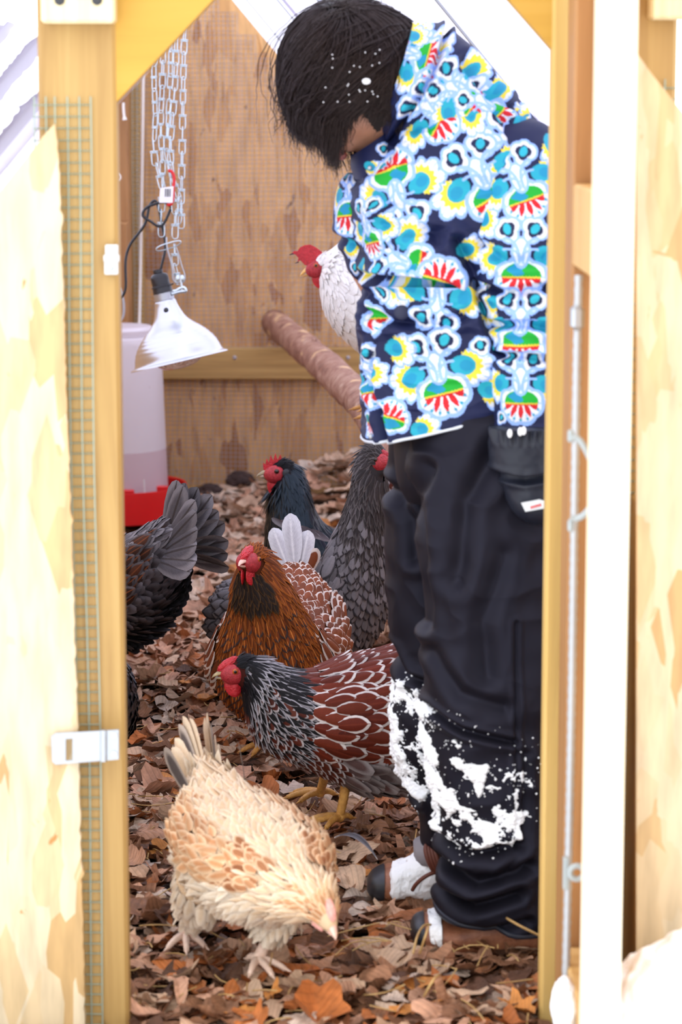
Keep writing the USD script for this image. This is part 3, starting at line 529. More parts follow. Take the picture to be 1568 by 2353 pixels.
class Body:
    """A lofted body: rings of (dorsal x,z, ventral x,z, half width) from tail to beak in the bird's own plane, x forward, y left, z up."""
    def __init__(s, rings, origin, fwd, scale=1.0, turn=None, S=90, T=40, power=2.15, roll=0.0):
        r = np.array([q[:5] for q in rings], float); n = len(r); t = np.arange(n)
        f = PchipInterpolator(t, r); mid = (r[:, :2] + r[:, 2:4]) / 2
        L = np.r_[0, np.cumsum(np.linalg.norm(np.diff(mid, axis=0), axis=1) + .5 * np.linalg.norm(np.diff(r[:, :2] - r[:, 2:4], axis=0), axis=1))]
        s.tk = L / L[-1]; fine = np.linspace(0, 1, S); tt = PchipInterpolator(s.tk, t)(fine); q = f(tt)
        s.knots = s.tk; D, V, w = q[:, :2], q[:, 2:4], q[:, 4]
        c = np.zeros((S, 3)); c[:, 0], c[:, 2] = ((D + V) / 2).T; v = np.zeros((S, 3)); v[:, 0], v[:, 2] = ((D - V) / 2).T; u = np.zeros((S, 3)); u[:, 1] = w
        if turn is not None:                                            # (first ring, last ring, yaw, pivot x): the neck turns to the bird's left
            k0, k1, yaw, px_, tilt = turn; a = np.clip((tt - k0) / (k1 - k0), 0, 1); a = a * a * (3 - 2 * a)
            ca, sa = np.cos(yaw * a), np.sin(yaw * a)
            for X, p in ((c, px_), (v, 0), (u, 0)):
                x = X[:, 0] - p; y = X[:, 1].copy(); X[:, 0] = p + ca * x - sa * y; X[:, 1] = sa * x + ca * y
            c[:, 1] += tilt * a
        fwd = nrm(np.array([fwd[0], fwd[1], 0.0])); left = np.array([-fwd[1], fwd[0], 0.0]); up = np.array([0, 0, 1.0])
        if roll: left, up = left * math.cos(roll) + up * math.sin(roll), up * math.cos(roll) - left * math.sin(roll)
        s.R = np.stack([fwd, left, up]); s.o = np.asarray(origin, float); s.k = scale
        s.c, s.v, s.u = (s.o + scale * c @ s.R, scale * v @ s.R, scale * u @ s.R)
        th = np.arange(T) * 2 * np.pi / T; ct, sn = np.cos(th), np.sin(th); e = 2 / power
        cc, ss = np.sign(ct) * np.abs(ct) ** e, np.sign(sn) * np.abs(sn) ** e
        s.S, s.T = S, T; s.G = s.c[:, None] + cc[None, :, None] * s.v[:, None] + ss[None, :, None] * s.u[:, None]
        ds = np.gradient(s.G, axis=0); dt = np.roll(s.G, -1, 1) - np.roll(s.G, 1, 1); N = np.cross(dt, ds); N = nrm(N)
        out = s.G - s.c[:, None]; N *= np.sign((N * out).sum(-1, keepdims=True) + 1e-9); s.N, s.D = N, nrm(ds)
    def w2(s, p): return s.o + s.k * np.asarray(p, float) @ s.R
    def dirw(s, d): return np.asarray(d, float) @ s.R
    def mesh(s, shrink=.0055):
        v = (s.G - s.N * (shrink * np.minimum(1, np.linalg.norm(s.u, axis=1) / .03))[:, None, None] * s.k).reshape(-1, 3); f = grid_faces(s.S, s.T); n = len(v); j = np.arange(s.T); v = np.vstack([v, s.c[:1], s.c[-1:]]); lo = (s.S - 1) * s.T
        f = np.vstack([f, np.stack([np.full(s.T, n), (j + 1) % s.T, j], 1), np.stack([np.full(s.T, n + 1), lo + j, lo + (j + 1) % s.T], 1)]); return v, f
    def sample(s, S_, T_):
        i = np.clip(np.asarray(S_) * (s.S - 1), 0, s.S - 1.001); j = (np.asarray(T_) / (2 * np.pi) * s.T) % s.T; i0, j0 = i.astype(int), j.astype(int) % s.T; fi, fj = (i - i0)[:, None], (j - np.floor(j))[:, None]; j1 = (j0 + 1) % s.T
        g = lambda X: (X[i0, j0] * (1 - fi) * (1 - fj) + X[i0 + 1, j0] * fi * (1 - fj) + X[i0, j1] * (1 - fi) * fj + X[i0 + 1, j1] * fi * fj)
        return g(s.G), nrm(g(s.N)), nrm(g(s.D))
    def s_of(s, ring): return float(np.interp(ring, np.arange(len(s.tk)), s.tk))
    def tract(s, k0, k1, th0, th1, row, pitch, seed=0, puff=0.0):
        """Staggered roots between rings k0..k1 and angles th0..th1 (degrees from the back, each side): P, N, tailward direction."""
        R = np.random.default_rng(seed); s0, s1 = s.s_of(k0), s.s_of(k1); P, N, A, sd = [], [], [], []
        fine = np.linspace(s0, s1, 60); arc = np.r_[0, np.cumsum(np.linalg.norm(np.diff(s.sample(fine, np.full(60, math.radians((th0 + th1) / 2)))[0], axis=0), axis=1))]
        arc_d = np.r_[0, np.cumsum(np.linalg.norm(np.diff(s.sample(fine, np.full(60, math.pi * .5))[0], axis=0), axis=1))]; arc = (arc + arc_d) / 2
        for r_, a in enumerate(np.arange(row * .5, arc[-1], row)):
            S_ = np.interp(a, arc, fine); th = np.radians(np.linspace(th0, th1, 40)); pts = s.sample(np.full(40, S_), th)[0]; al = np.r_[0, np.cumsum(np.linalg.norm(np.diff(pts, axis=0), axis=1))]
            x = np.arange((.5 if r_ % 2 else 0.0) * pitch, al[-1] + 1e-9, pitch)
            if not len(x): continue
            x = x + R.normal(0, .10 * pitch, len(x)); t = np.interp(x, al, th)
            for side in (1, -1):
                k = (t > 1e-3) | (side == 1); p, n, d = s.sample(np.clip(np.full(k.sum(), S_) + R.normal(0, .0015, k.sum()), 0, 1), side * t[k])
                e = np.clip(np.minimum((t[k] - math.radians(th0)) if th0 > 1 else 9, math.radians(th1) - t[k]) / .35, 0, 1) * min(1, 4 * (a / arc[-1] + .05)) * min(1, 4 * (1.05 - a / arc[-1])) if puff else np.zeros(k.sum())
                P.append(p + n * (puff * np.sqrt(e))[:, None]); N.append(n); A.append(-d); sd.append(np.full(k.sum(), side))
        return np.vstack(P), np.vstack(N), np.vstack(A), np.concatenate(sd)

RED = {}
M["comb"] = mottled("red_comb_skin", [(.3, (.36, .006, .012)), (.7, (.62, .022, .034))], 160, .42, 4, .0012, 420, subsurface_weight=.15, subsurface_scale=.003)
M["face"] = mottled("red_face_skin", [(.3, (.25, .008, .013)), (.7, (.52, .034, .045))], 220, .5, 4, .0012, 500)
M["pink"] = mottled("pink_skin", [(.3, (.66, .27, .22)), (.7, (.80, .42, .36))], 160, .5, 4, .0012, 420)
M["eye_orange"] = plain("orange_iris", (.42, .09, .012), .12); M["eye_dark"] = plain("dark_iris", (.06, .018, .008), .10); M["pupil"] = plain("eye_pupil", (.004, .004, .005), .04)
M["beak_horn"] = mottled("horn_beak", [(.35, (.10, .085, .07)), (.65, (.46, .34, .16))], 60, .35, 3); M["beak_yellow"] = mottled("yellow_beak", [(.35, (.66, .33, .06)), (.65, (.76, .45, .13))], 60, .35, 3)
M["beak_pink"] = mottled("pink_beak", [(.35, (.70, .38, .30)), (.65, (.80, .52, .42))], 60, .4, 3)
M["leg_yellow"] = mottled("scaly_yellow_leg", [(.3, (.42, .19, .04)), (.7, (.66, .35, .09))], 90, .5, 3, .001, 300); M["leg_pink"] = mottled("scaly_pale_leg", [(.3, (.66, .46, .36)), (.7, (.80, .62, .50))], 90, .5, 3, .001, 300)
M["leg_grey"] = mottled("scaly_grey_leg", [(.3, (.08, .08, .085)), (.7, (.2, .19, .18))], 90, .5, 3, .001, 300)
M["lobe_dark"] = plain("dark_ear_tuft", (.02, .022, .028), .6); M["lobe_white"] = plain("pale_ear_lobe", (.78, .74, .52), .5)

def comb_plate(points, thick):
    """A comb from its outline in the head's plane (forward, up), rounded towards its rim."""
    p = Polygon(points).buffer(0); a = extrude(p, thick * .45); b = extrude(p.buffer(-.0012), thick)
    va = np.asarray(a.vertices) - [0, 0, thick * .225]; vb = np.asarray(b.vertices) - [0, 0, thick * .5]
    return cat([(va[:, [0, 2, 1]], a.faces[:, ::-1]), (vb[:, [0, 2, 1]], b.faces[:, ::-1])])
def hen_head(t, b, ring, pitch=0.0, comb="single", size=1.0, beak="beak_horn", eye="eye_orange", skin="comb", lobe="comb", face=True, wattle=1.0):
    """Beak, eyes, face, wattles and comb placed on the head ring of the body."""
    i = int(round(b.s_of(ring) * (b.S - 1))); c = b.c[i]; up0 = nrm(b.v[i]); sd = nrm(b.u[i]); fw = nrm(np.cross(sd, up0)); fw = fw if fw @ b.D[i, 0] > 0 else -fw
    if abs(fw @ nrm(b.c[-1] - b.c[i])) < .2: fw = nrm(b.c[-1] - b.c[i])
    fw0 = fw; fw = fw * math.cos(pitch) + up0 * math.sin(pitch); up = nrm(np.cross(fw, sd)); up = up if up @ up0 > 0 else -up
    k = size * b.k; L = lambda m: place(m, c, fw * k, sd * k, up * k); pt = lambda x, y, z: c + k * (fw * x + sd * y + up * z)
    if face:
        for s_ in (-1, 1): part(t, "face", L(sphere((.0095, s_ * .0070, -.0015), (.0215, .0114, .0165), 4)), M["face"], True, label="bare red face skin")
    for s_ in (-1, 1):
        e = part(t, "eye", L(sphere((.0085, s_ * .0168, .0048), (.0046, .0034, .0046), 3)), M[eye], True)
        part(e, "pupil", L(sphere((.0087, s_ * .0194, .0049), (.0025, .0014, .0025), 2)), M["pupil"], True)
    tt = np.linspace(0, 2 * np.pi, 14, endpoint=False)
    def beak_half(top):
        rings = []
        for x, hz, hy, zc in ((.018, .0080, .0090, .001), (.026, .0068, .0072, .0008), (.034, .0050, .0050, -.0005), (.041, .0028, .0028, -.003), (.0445, .0008, .0008, -.006)) if top else ((.019, .0048, .0075, -.0065), (.027, .0038, .0058, -.0060), (.035, .0022, .0036, -.0062), (.039, .0006, .001, -.0066)):
            rings.append(np.stack([np.full(14, x), hy * np.cos(tt), zc + hz * np.sin(tt) * np.where(np.sin(tt) < 0, .35 if top else 1, 1 if top else .3)], 1))
        v = np.vstack(rings); return v, np.vstack([grid_faces(len(rings), 14), np.stack([np.full(12, (len(rings) - 1) * 14), (len(rings) - 1) * 14 + np.arange(1, 13), (len(rings) - 1) * 14 + np.arange(2, 14)], 1)])
    part(t, "upper_beak", L(beak_half(True)), M[beak], True); part(t, "lower_beak", L(beak_half(False)), M[beak], True)
    for s_ in (-1, 1):
        m = sphere((.013, s_ * .0065, -.0225), (.0125, .0032, .0150), 3); v = np.asarray(m[0]).copy(); v[:, 0] += .15 * (v[:, 2] + .02); v[:, 1] += s_ * .002 * np.sin(v[:, 0] * 200)
        v[:, 2] = -.010 + (v[:, 2] + .010) * wattle
        part(t, "wattle", L((v, m[1])), M[skin], True)
        part(t, "ear_lobe", L(sphere((-.0055, s_ * .0150, -.009), (.0050, .0028, .0085), 2)), M[lobe], True)
    if comb == "single":
        o = [(.030, .004), (.031, .012), (.0305, .020), (.027, .016), (.024, .027), (.0205, .019), (.0165, .033), (.0125, .022), (.008, .036), (.0045, .023), (-.001, .033), (-.004, .021), (-.0105, .024), (-.010, .014), (-.004, .010), (.010, .009)]
        part(t, "comb", L(comb_plate(o, .0045)), M[skin], 50, label="upright red serrated comb")
    elif comb == "floppy":
        sc_ = .8; o = [(.028, .004), (.038, .010), (.044, .024), (.052, .022), (.046, .030), (.050, .040), (.058, .045), (.050, .049), (.043, .046), (.034, .052), (.022, .053), (.010, .050), (.002, .042), (-.004, .034), (-.010, .024), (-.008, .014), (.004, .012), (.016, .010)]
        o = [(.006 + sc_ * (x - .010), .004 + sc_ * y) for x, y in o]
        part(t, "comb", L(comb_plate(o, .006)), M[skin], 50, label="large red comb leaning forward with dark points")
        part(t, "comb_tip", L(cat([tube([(.040, 0, .0395), (.049, 0, .0395)], [.0022, .0008], 6), tube([(.037, 0, .0215), (.044, 0, .021)], [.0018, .0006], 6)])), M["dark"], True, label="frost-blackened comb tips")
    elif comb in ("rose", "pea"):
        m = trimesh.creation.icosphere(4); v = np.asarray(m.vertices); v = v * (1 + .22 * (noise(v * 5.5, 5) - .4))[:, None] * ([.0185, .0078, .0080] if comb == "rose" else [.013, .0055, .0055]); v[:, 2] += .30 * np.maximum(-v[:, 0], 0) * 0; 
        a = .55; v = np.stack([v[:, 0] * math.cos(a) + v[:, 2] * math.sin(a), v[:, 1], -v[:, 0] * math.sin(a) + v[:, 2] * math.cos(a)], 1) + [.018, 0, .0135]
        part(t, "comb", L((v, m.faces)), M[skin], True, label="low bumpy red comb over the beak")
    return c, fw, sd, up
def hen_legs(t, b, spots, mat, hips, r=.0062):
    """Scaly shanks with three front toes, a hind toe and claws, standing on the given world points."""
    for (fx, fy, fz, yaw), hp in zip(spots, hips):
        foot = np.array([fx, fy, fz + .010]); hip = b.w2(hp); kn = foot + (hip - foot) * .96
        v, f = tube(curve([foot, foot * .6 + kn * .4 + .003 * np.array([1, 0, 0]), kn], 26), r * (1 + .10 * (np.arange(26) % 2)) * np.linspace(1.0, 1.35, 26) * b.k, 10); ms = [(v, f), sphere(foot, .0085 * b.k, 2)]
        for a, ln in ((yaw, .052), (yaw + .62, .044), (yaw - .62, .044), (yaw + math.pi + .2, .024)):
            d = np.array([math.cos(a), math.sin(a), 0]); e = foot + d * ln * b.k; e[2] = fz + .0045; mid = (foot + e) / 2 + [0, 0, .0035]
            ms.append(tube(curve([foot, mid, e], 14), (np.linspace(.0062, .0036, 14) * (1 + .09 * (np.arange(14) % 2))) * b.k, 8)); ms.append(tube([e, e + d * .010 * b.k - [0, 0, .002]], [.0026, .0006], 6))
        part(t, "leg", cat(ms), mat, True)
def hen_tail(t, b, mats, n=7, L=.13, W=.040, up=.9, spread=.9, ring=.6, seed=0, back=.0):
    """Stiff tail quills, tent-shaped, each its own part."""
    R = np.random.default_rng(seed); i = int(b.s_of(ring) * (b.S - 1)); c = b.c[i]
    for k in range(n):
        for s_ in (-1, 1):
            a = up - spread * k / (n - 1) + R.normal(0, .03); d = b.dirw([-math.cos(a), s_ * (.10 + .16 * k / n), math.sin(a)]); nn = b.dirw([-.12, s_ * 1.0, .30 + .05 * k])
            P = c + b.k * b.dirw([-.004, s_ * (.006 + .004 * k), .006 - .004 * k]); LL = b.k * L * (1 - .30 * abs(k / (n - 1) - .25) + R.normal(0, .02))
            v, f, st = feathers(P[None], d[None], nn[None], LL, b.k * W, "quill", 1.2, .10, 0.0, 7)
            part(t, "tail_feather", (v, f), mats[k % len(mats)], True, uv=st, extra=np.full(len(v), R.random()))
def plumage(t, name, b, mat, tract, L, W, shape="round", curl=8.0, lift=.16, jit=.10, seed=0, cup=.16, label=None, puff=0.0, down=0.0, sink=.0015, single=False):
    P, N, A, sd = b.tract(*tract, seed=seed, puff=puff); R = np.random.default_rng(seed + 100); n = len(P)
    A = A + N * 0 + np.cross(N, A) * R.normal(0, jit, (n, 1)) + np.array([0, 0, -down])
    k = b.k; v, f, st = feathers(P - N * sink, A, N, k * L * R.uniform(.88, 1.12, n), k * W * R.uniform(.9, 1.1, n), shape, .5 * curl / k, cup, lift * R.uniform(.6, 1.5, n))
    if single and n <= 300:
        q = len(v) // n; fq = f[:len(f) // n]
        for i in range(n): part(t, name, (v[i * q:(i + 1) * q], fq), mat, True, uv=st[:q], extra=np.full(q, R.random()))
        return
    part(t, name, (v, f), mat, True, uv=st, label=label, kind="stuff", extra=np.repeat(R.random(n), len(v) // n))
# ------------------------------------------------------------------ feather colours
F = {}
F["lace_red"] = feather_mat("red_brown_white_laced_feather", (.085, .012, .006), (.50, .45, .43), .75, .045, shaft=(.12, .020, .009), hue=(.135, .026, .011))
F["lace_breast"] = feather_mat("dark_red_grey_laced_feather", (.060, .011, .007), (.36, .32, .32), .72, .05, hue=(.12, .03, .016))
F["hackle_silver"] = feather_mat("black_silver_edged_hackle", (.009, .008, .009), (.30, .28, .30), .66, .07)
F["hackle_black"] = feather_mat("black_head_feather", (.005, .005, .006), (.018, .016, .019), .7, .1)
F["fluff_grey"] = feather_mat("soft_grey_fluff", (.115, .098, .10), (.24, .21, .21), .6, .2, hue=(.09, .035, .03))
F["orange_breast"] = feather_mat("orange_dark_edged_feather", (.18, .042, .007), (.055, .034, .03), .66, .08, shaft=(.46, .15, .03), hue=(.16, .035, .010))
F["orange_hackle"] = feather_mat("orange_hackle", (.115, .025, .005), (.27, .075, .014), .58, .12, shaft=(.07, .022, .008), hue=(.20, .05, .010))
F["orange_back"] = feather_mat("white_laced_rust_feather", (.17, .042, .013), (.54, .46, .41), .68, .05, hue=(.16, .045, .02))
F["beard"] = feather_mat("black_throat_feather", (.016, .010, .008), (.06, .03, .012), .6, .15)
F["white_quill"] = feather_mat("pale_grey_quill", (.60, .58, .62), (.74, .73, .77), .6, .2, shaft=(.8, .78, .8))
F["black"] = feather_mat("glossy_blue_black_feather", (.007, .009, .012), (.014, .019, .026), .62, .2, hue=(.013, .008, .018), rough=.36, sheen={"specular_tint": (.55, .85, 1.0), "specular_ior_level": .35})
F["black_neck"] = feather_mat("glossy_black_hackle", (.0045, .0055, .0075), (.009, .012, .016), .62, .2, hue=(.010, .014, .016), rough=.34, sheen={"specular_tint": (.6, .8, 1.0), "specular_ior_level": .30})
F["blue"] = feather_mat("slate_grey_feather", (.125, .112, .12), (.035, .031, .034), .76, .08, shaft=(.15, .14, .145), hue=(.18, .165, .175))
F["blue_dark"] = feather_mat("dark_slate_hackle", (.026, .022, .022), (.085, .074, .074), .62, .2, hue=(.035, .028, .028))
F["blue_pale"] = feather_mat("pale_grey_saddle_feather", (.42, .38, .42), (.58, .55, .60), .6, .2)
F["white"] = feather_mat("white_feather", (.78, .76, .72), (.82, .80, .77), .6, .2, var=.04)
F["part_brown"] = feather_mat("dark_brown_rust_feather", (.026, .015, .012), (.075, .066, .07), .74, .07, shaft=(.16, .05, .02), hue=(.085, .030, .016))
F["slate_tail"] = feather_mat("slate_tail_quill", (.115, .106, .12), (.20, .185, .20), .70, .15, shaft=(.055, .045, .045), hue=(.085, .078, .088))
F["slate_fluff"] = feather_mat("dark_slate_fluff", (.032, .029, .034), (.085, .075, .083), .55, .25, hue=(.05, .03, .025))
F["buff"] = feather_mat("cream_feather", (.66, .44, .26), (.74, .58, .42), .55, .25, var=.10, hue=(.72, .56, .38))
F["buff_tan"] = feather_mat("tan_mottled_feather", (.44, .19, .08), (.68, .47, .29), .55, .35, var=.18, hue=(.58, .32, .16))
F["buff_brown"] = feather_mat("brown_mottled_feather", (.30, .11, .045), (.70, .46, .28), .66, .2, var=.2, hue=(.50, .26, .13))
F["buff_fluff"] = feather_mat("ivory_fluff", (.68, .53, .37), (.74, .63, .50), .5, .3, var=.07)
F["grey_quill"] = feather_mat("grey_barred_quill", (.10, .08, .075), (.40, .33, .28), .7, .15)
U = {k: plain(f"under_{k}", c, .8, specular_ior_level=.1) for k, c in (("red", (.05, .010, .007)), ("orange", (.07, .018, .006)), ("black", (.005, .0055, .007)), ("grey", (.04, .034, .036)), ("white", (.68, .66, .62)), ("buff", (.6, .42, .26)), ("brown", (.035, .025, .022)), ("slate", (.05, .046, .052)))}

def traced(px, x0, y0, Y, yaw=0.0):
    """Side view of a bird facing image left, read off as back and belly points, as metres in the bird's own plane."""
    s = ppm(Y, .2); ca = math.cos(yaw)
    return [((x0 - dx) / s / ca, (y0 - dy) / s, (x0 - vx) / s / ca, (y0 - vy) / s, w) for (dx, dy), (vx, vy), w in px]
def sit(px, py):
    g = ground(px, py); g[2] = 0.0; return g

# ---- red-brown laced hen leaning left, in front
o = sit(790, 1885)
rg = traced([((1090, 1490), (1085, 1545), .02), ((1040, 1476), (1060, 1640), .05), ((985, 1472), (1010, 1740), .08), ((930, 1475), (945, 1785), .098), ((850, 1488), (865, 1806), .105), ((770, 1506), (775, 1788), .10), ((700, 1526), (695, 1748), .088),
             ((650, 1516), (625, 1714), .070), ((614, 1501), (577, 1664), .054), ((590, 1493), (563, 1612), .043), ((573, 1488), (556, 1580), .028), ((557, 1487), (549, 1564), .0200), ((540, 1493), (533, 1556), .0165), ((526, 1505), (522, 1549), .012), ((516, 1517), (515, 1542), .008)], 790, 1885, o[1], .15)
b = Body(rg, o, (-math.cos(.15), -math.sin(.15)), 1.0)
t = thing("hen", "red-brown hen with white laced feathers leaning left beside the child's snowy knee", "hen", o)
part(t, "body", b.mesh(), U["red"], True)
hen_head(t, b, 11, pitch=-.16, comb="rose", size=.95, beak="beak_horn", eye="eye_orange", lobe="comb")
i = b
for s_ in (-1, 1): part(t, "ear_tuft", sphere(b.w2(np.array([(790 - 571) / ppm(o[1], .2) / math.cos(.15), s_ * .0215, (1885 - 1518) / ppm(o[1], .2)])), (.0065, .0028, .008), 2), M["lobe_dark"], True)
plumage(t, "belly_fluff", b, F["fluff_grey"], (.6, 5.3, 105, 180, .013, .014), .050, .026, "fluff", 9, .22, .30, 3, .10, "grey fluff on the belly", down=.1)
plumage(t, "saddle_feather", b, F["lace_red"], (.5, 6.6, 0, 60, .0185, .0185), .040, .0245, "round", 9, .13, .07, 4, .15)
plumage(t, "breast_feathers", b, F["lace_breast"], (4.6, 9.0, 60, 180, .0115, .0125), .026, .0165, "round", 12, .17, .08, 6, .16, "dark red laced breast feathers", down=.1)
plumage(t, "wing_feather", b, F["lace_red"], (2.0, 6.1, 48, 112, .0175, .019), .046, .0255, "round", 10, .15, .07, 5, .15, puff=.013, single=True)
plumage(t, "neck_hackle", b, F["hackle_silver"], (6.3, 10.4, 0, 150, .0085, .0068), .040, .0105, "hackle", 10, .13, .09, 7, .12, "black and silver neck hackle")
plumage(t, "crown_feathers", b, F["hackle_black"], (9.3, 12.0, 0, 62, .006, .0055), .017, .008, "hackle", 20, .15, .1, 8, .1, "black crown feathers")
plumage(t, "throat_feathers", b, F["hackle_black"], (9.2, 11.0, 90, 180, .007, .006), .018, .009, "hackle", 15, .16, .12, 9, .1, "black throat feathers")
f1, f2 = ground(780, 1892), ground(612, 1742)
hen_legs(t, b, [(*f1, math.pi + .5), (f1[0] - .03, f1[1] + .14, 0, math.pi + .2)], M["leg_yellow"], [(.0, .03, .10), (.02, -.04, .10)])

# ---- black hen standing upright
o = sit(690, 1512)
rg = traced([((930, 1190), (930, 1225), .02), ((890, 1212), (900, 1300), .05), ((830, 1222), (850, 1400), .08), ((780, 1214), (800, 1470), .10), ((752, 1199), (720, 1490), .10), ((730, 1172), (660, 1445), .097), ((717, 1142), (622, 1370), .088), ((707, 1112), (608, 1290), .070),
             ((697, 1088), (611, 1212), .054), ((688, 1072), (615, 1166), .042), ((675, 1056), (621, 1128), .028), ((658, 1047), (637, 1110), .0200), ((640, 1049), (624, 1104), .0165), ((624, 1060), (613, 1098), .012), ((612, 1071), (607, 1092), .008)], 690, 1512, o[1], .1)
b = Body(rg, o, (-math.cos(.1), -math.sin(.1)), 1.0)
t = thing("hen", "glossy blue-black hen standing upright with a red comb", "hen", o)
part(t, "body", b.mesh(), U["black"], True)
hen_head(t, b, 11, pitch=-.36, comb="single", size=1.08, beak="beak_horn", eye="eye_dark", lobe="comb", wattle=1.25)
for s_ in (-1, 1): part(t, "ear_tuft", sphere(b.w2(((690 - 657) / ppm(o[1], .2), s_ * .0225, (1512 - 1076) / ppm(o[1], .2))), (.0075, .0028, .008), 2), M["lobe_dark"], True)
plumage(t, "back_feathers", b, F["black"], (.5, 7.0, 0, 120, .016, .017), .038, .022, "round", 10, .13, .08, 14, .14, "blue-black back feathers")
plumage(t, "breast_feathers", b, F["black"], (3.0, 8.0, 90, 180, .014, .015), .030, .019, "round", 12, .15, .08, 15, .14, down=.15)
plumage(t, "wing_feather", b, F["black"], (2.0, 6.0, 55, 118, .019, .021), .050, .026, "round", 9, .15, .07, 16, .14, puff=.012, single=True)
plumage(t, "neck_hackle", b, F["black_neck"], (6.4, 10.8, 0, 180, .009, .0072), .036, .0108, "hackle", 10, .12, .09, 17, .12, "glossy black neck hackle")
plumage(t, "crown_feathers", b, F["hackle_black"], (10.2, 12.2, 0, 62, .006, .0055), .016, .008, "hackle", 20, .15, .1, 18, .1, "black crown feathers")
hen_tail(t, b, [F["black"]], 5, .11, .036, .8, .9)
hen_legs(t, b, [(o[0] - .02, o[1] - .03, 0, math.pi), (o[0] + .02, o[1] + .05, 0, math.pi)], M["leg_grey"], [(.0, .035, .13), (.0, -.035, .13)])

# ---- slate grey hen behind, facing right
GREY = [(-.185, .165, -.18, .12, .03), (-.17, .192, -.175, .08, .065), (-.11, .215, -.13, .055, .092), (-.03, .235, -.05, .055, .104), (.04, .266, .055, .07, .101), (.070, .325, .118, .125, .091), (.082, .358, .140, .20, .074), (.090, .390, .141, .27, .057),
        (.096, .418, .139, .33, .045), (.101, .442, .139, .368, .036), (.114, .458, .139, .398, .020), (.132, .456, .147, .404, .0165), (.146, .444, .154, .412, .012), (.157, .434, .159, .418, .007)]
o = sit(722, 1600); b = Body(GREY, o, (.86, -.51), 1.03)
t = thing("hen", "slate grey hen with a tall dark neck, half hidden by the child's leg", "hen", o)
part(t, "body", b.mesh(), U["grey"], True)
hen_head(t, b, 10, pitch=-.2, comb="pea", size=.95, beak="beak_horn", eye="eye_dark", skin="face", lobe="lobe_dark", face=True, wattle=.4)
plumage(t, "rump_feathers", b, F["blue"], (.2, 3.0, 0, 180, .014, .015), .034, .021, "fluff", 10, .16, .14, 23, .12)
plumage(t, "back_feathers", b, F["blue"], (2.6, 6.4, 0, 100, .015, .016), .036, .021, "round", 10, .14, .1, 24, .14)
plumage(t, "breast_feathers", b, F["blue"], (2.8, 7.6, 80, 180, .0145, .0155), .028, .0205, "round", 12, .20, .1, 25, .17, "slate grey rounded breast feathers", down=.2)
plumage(t, "wing_feather", b, F["blue"], (1.6, 5.4, 50, 118, .018, .019), .046, .024, "round", 9, .15, .07, 26, .14, puff=.011, single=True)
plumage(t, "neck_hackle", b, F["blue_dark"], (6.2, 10.2, 0, 180, .0085, .0075), .032, .0105, "hackle", 11, .15, .13, 27, .12, "dark streaked neck hackle")
plumage(t, "crown_feathers", b, F["blue_dark"], (9.6, 11.6, 0, 95, .006, .006), .017, .008, "hackle", 20, .2, .15, 28, .1)
P = [b.w2((.5 * .02 * k - .055, .03 + .012 * k, .285 - .004 * k)) for k in range(5)]
for k, p in enumerate(P):
    v, f, st_ = feathers(p[None], b.dirw([-.75, .30 * (k - 1) * .4, .50 - .08 * k])[None], b.dirw([.3, .8, .5])[None], .052, .024, "quill", 9, .15, .1, 7); part(t, "saddle_quill", (v, f), F["blue_pale"], True, uv=st_, label="pale grey saddle quill")
hen_legs(t, b, [(o[0], o[1] - .04, 0, -.5), (o[0] + .03, o[1] + .04, 0, -.5)], M["leg_grey"], [(.0, .035, .08), (.0, -.035, .08)])

# ---- orange hen facing the camera
LOW = [(-.205, .265, -.20, .240, .015), (-.17, .268, -.18, .19, .05), (-.11, .258, -.13, .10, .088), (-.03, .240, -.05, .05, .101), (.04, .236, .05, .05, .099), (.072, .246, .113, .092, .089), (.087, .262, .137, .146, .071), (.095, .280, .143, .193, .055),
       (.101, .297, .145, .230, .043), (.108, .312, .147, .256, .027), (.119, .319, .149, .268, .0200), (.135, .315, .155, .276, .0165), (.149, .303, .161, .282, .012), (.159, .293, .164, .284, .007)]
o = sit(640, 1708); LOW = [(x, z + max(0, min(1, (k - 5) / 4)) * .036, x2, z2 + max(0, min(1, (k - 5) / 4)) * .036, w) for k, (x, z, x2, z2, w) in enumerate(LOW)]
b = Body(LOW, o, (-.13, -.99), 1.02, turn=(5.5, 9.5, -.30, .10, -.012))
t = thing("hen", "orange-brown hen facing the camera between the black and the laced hen", "hen", o)
part(t, "body", b.mesh(), U["orange"], True)
hen_head(t, b, 10, pitch=-.42, comb="rose", size=1.0, beak="beak_pink", eye="eye_orange", lobe="comb", wattle=1.0)
plumage(t, "back_feathers", b, F["orange_back"], (.6, 6.2, 0, 95, .0135, .0145), .034, .019, "round", 10, .14, .08, 34, .15, "white laced rust back feathers")
plumage(t, "wing_feather", b, F["orange_back"], (2.0, 5.6, 50, 112, .016, .0175), .042, .022, "round", 10, .15, .08, 35, .15, puff=.013, single=True)
plumage(t, "breast_feathers", b, F["orange_breast"], (3.0, 7.6, 85, 180, .0120, .0128), .028, .0170, "round", 11, .17, .09, 36, .16, "orange breast feathers with dark edges", down=.2)
plumage(t, "neck_hackle", b, F["orange_hackle"], (5.4, 10.1, 0, 180, .0080, .0068), .036, .0098, "hackle", 10, .13, .10, 37, .12, "orange neck hackle")
plumage(t, "throat_feathers", b, F["beard"], (8.0, 10.2, 128, 180, .007, .0065), .024, .009, "hackle", 12, .17, .14, 38, .1, "black throat feathers", sink=-.002)
plumage(t, "crown_feathers", b, F["orange_hackle"], (9.4, 11.6, 0, 75, .006, .0055), .016, .008, "hackle", 20, .15, .1, 39, .1)
tb = b.w2((-.185, 0, .262))
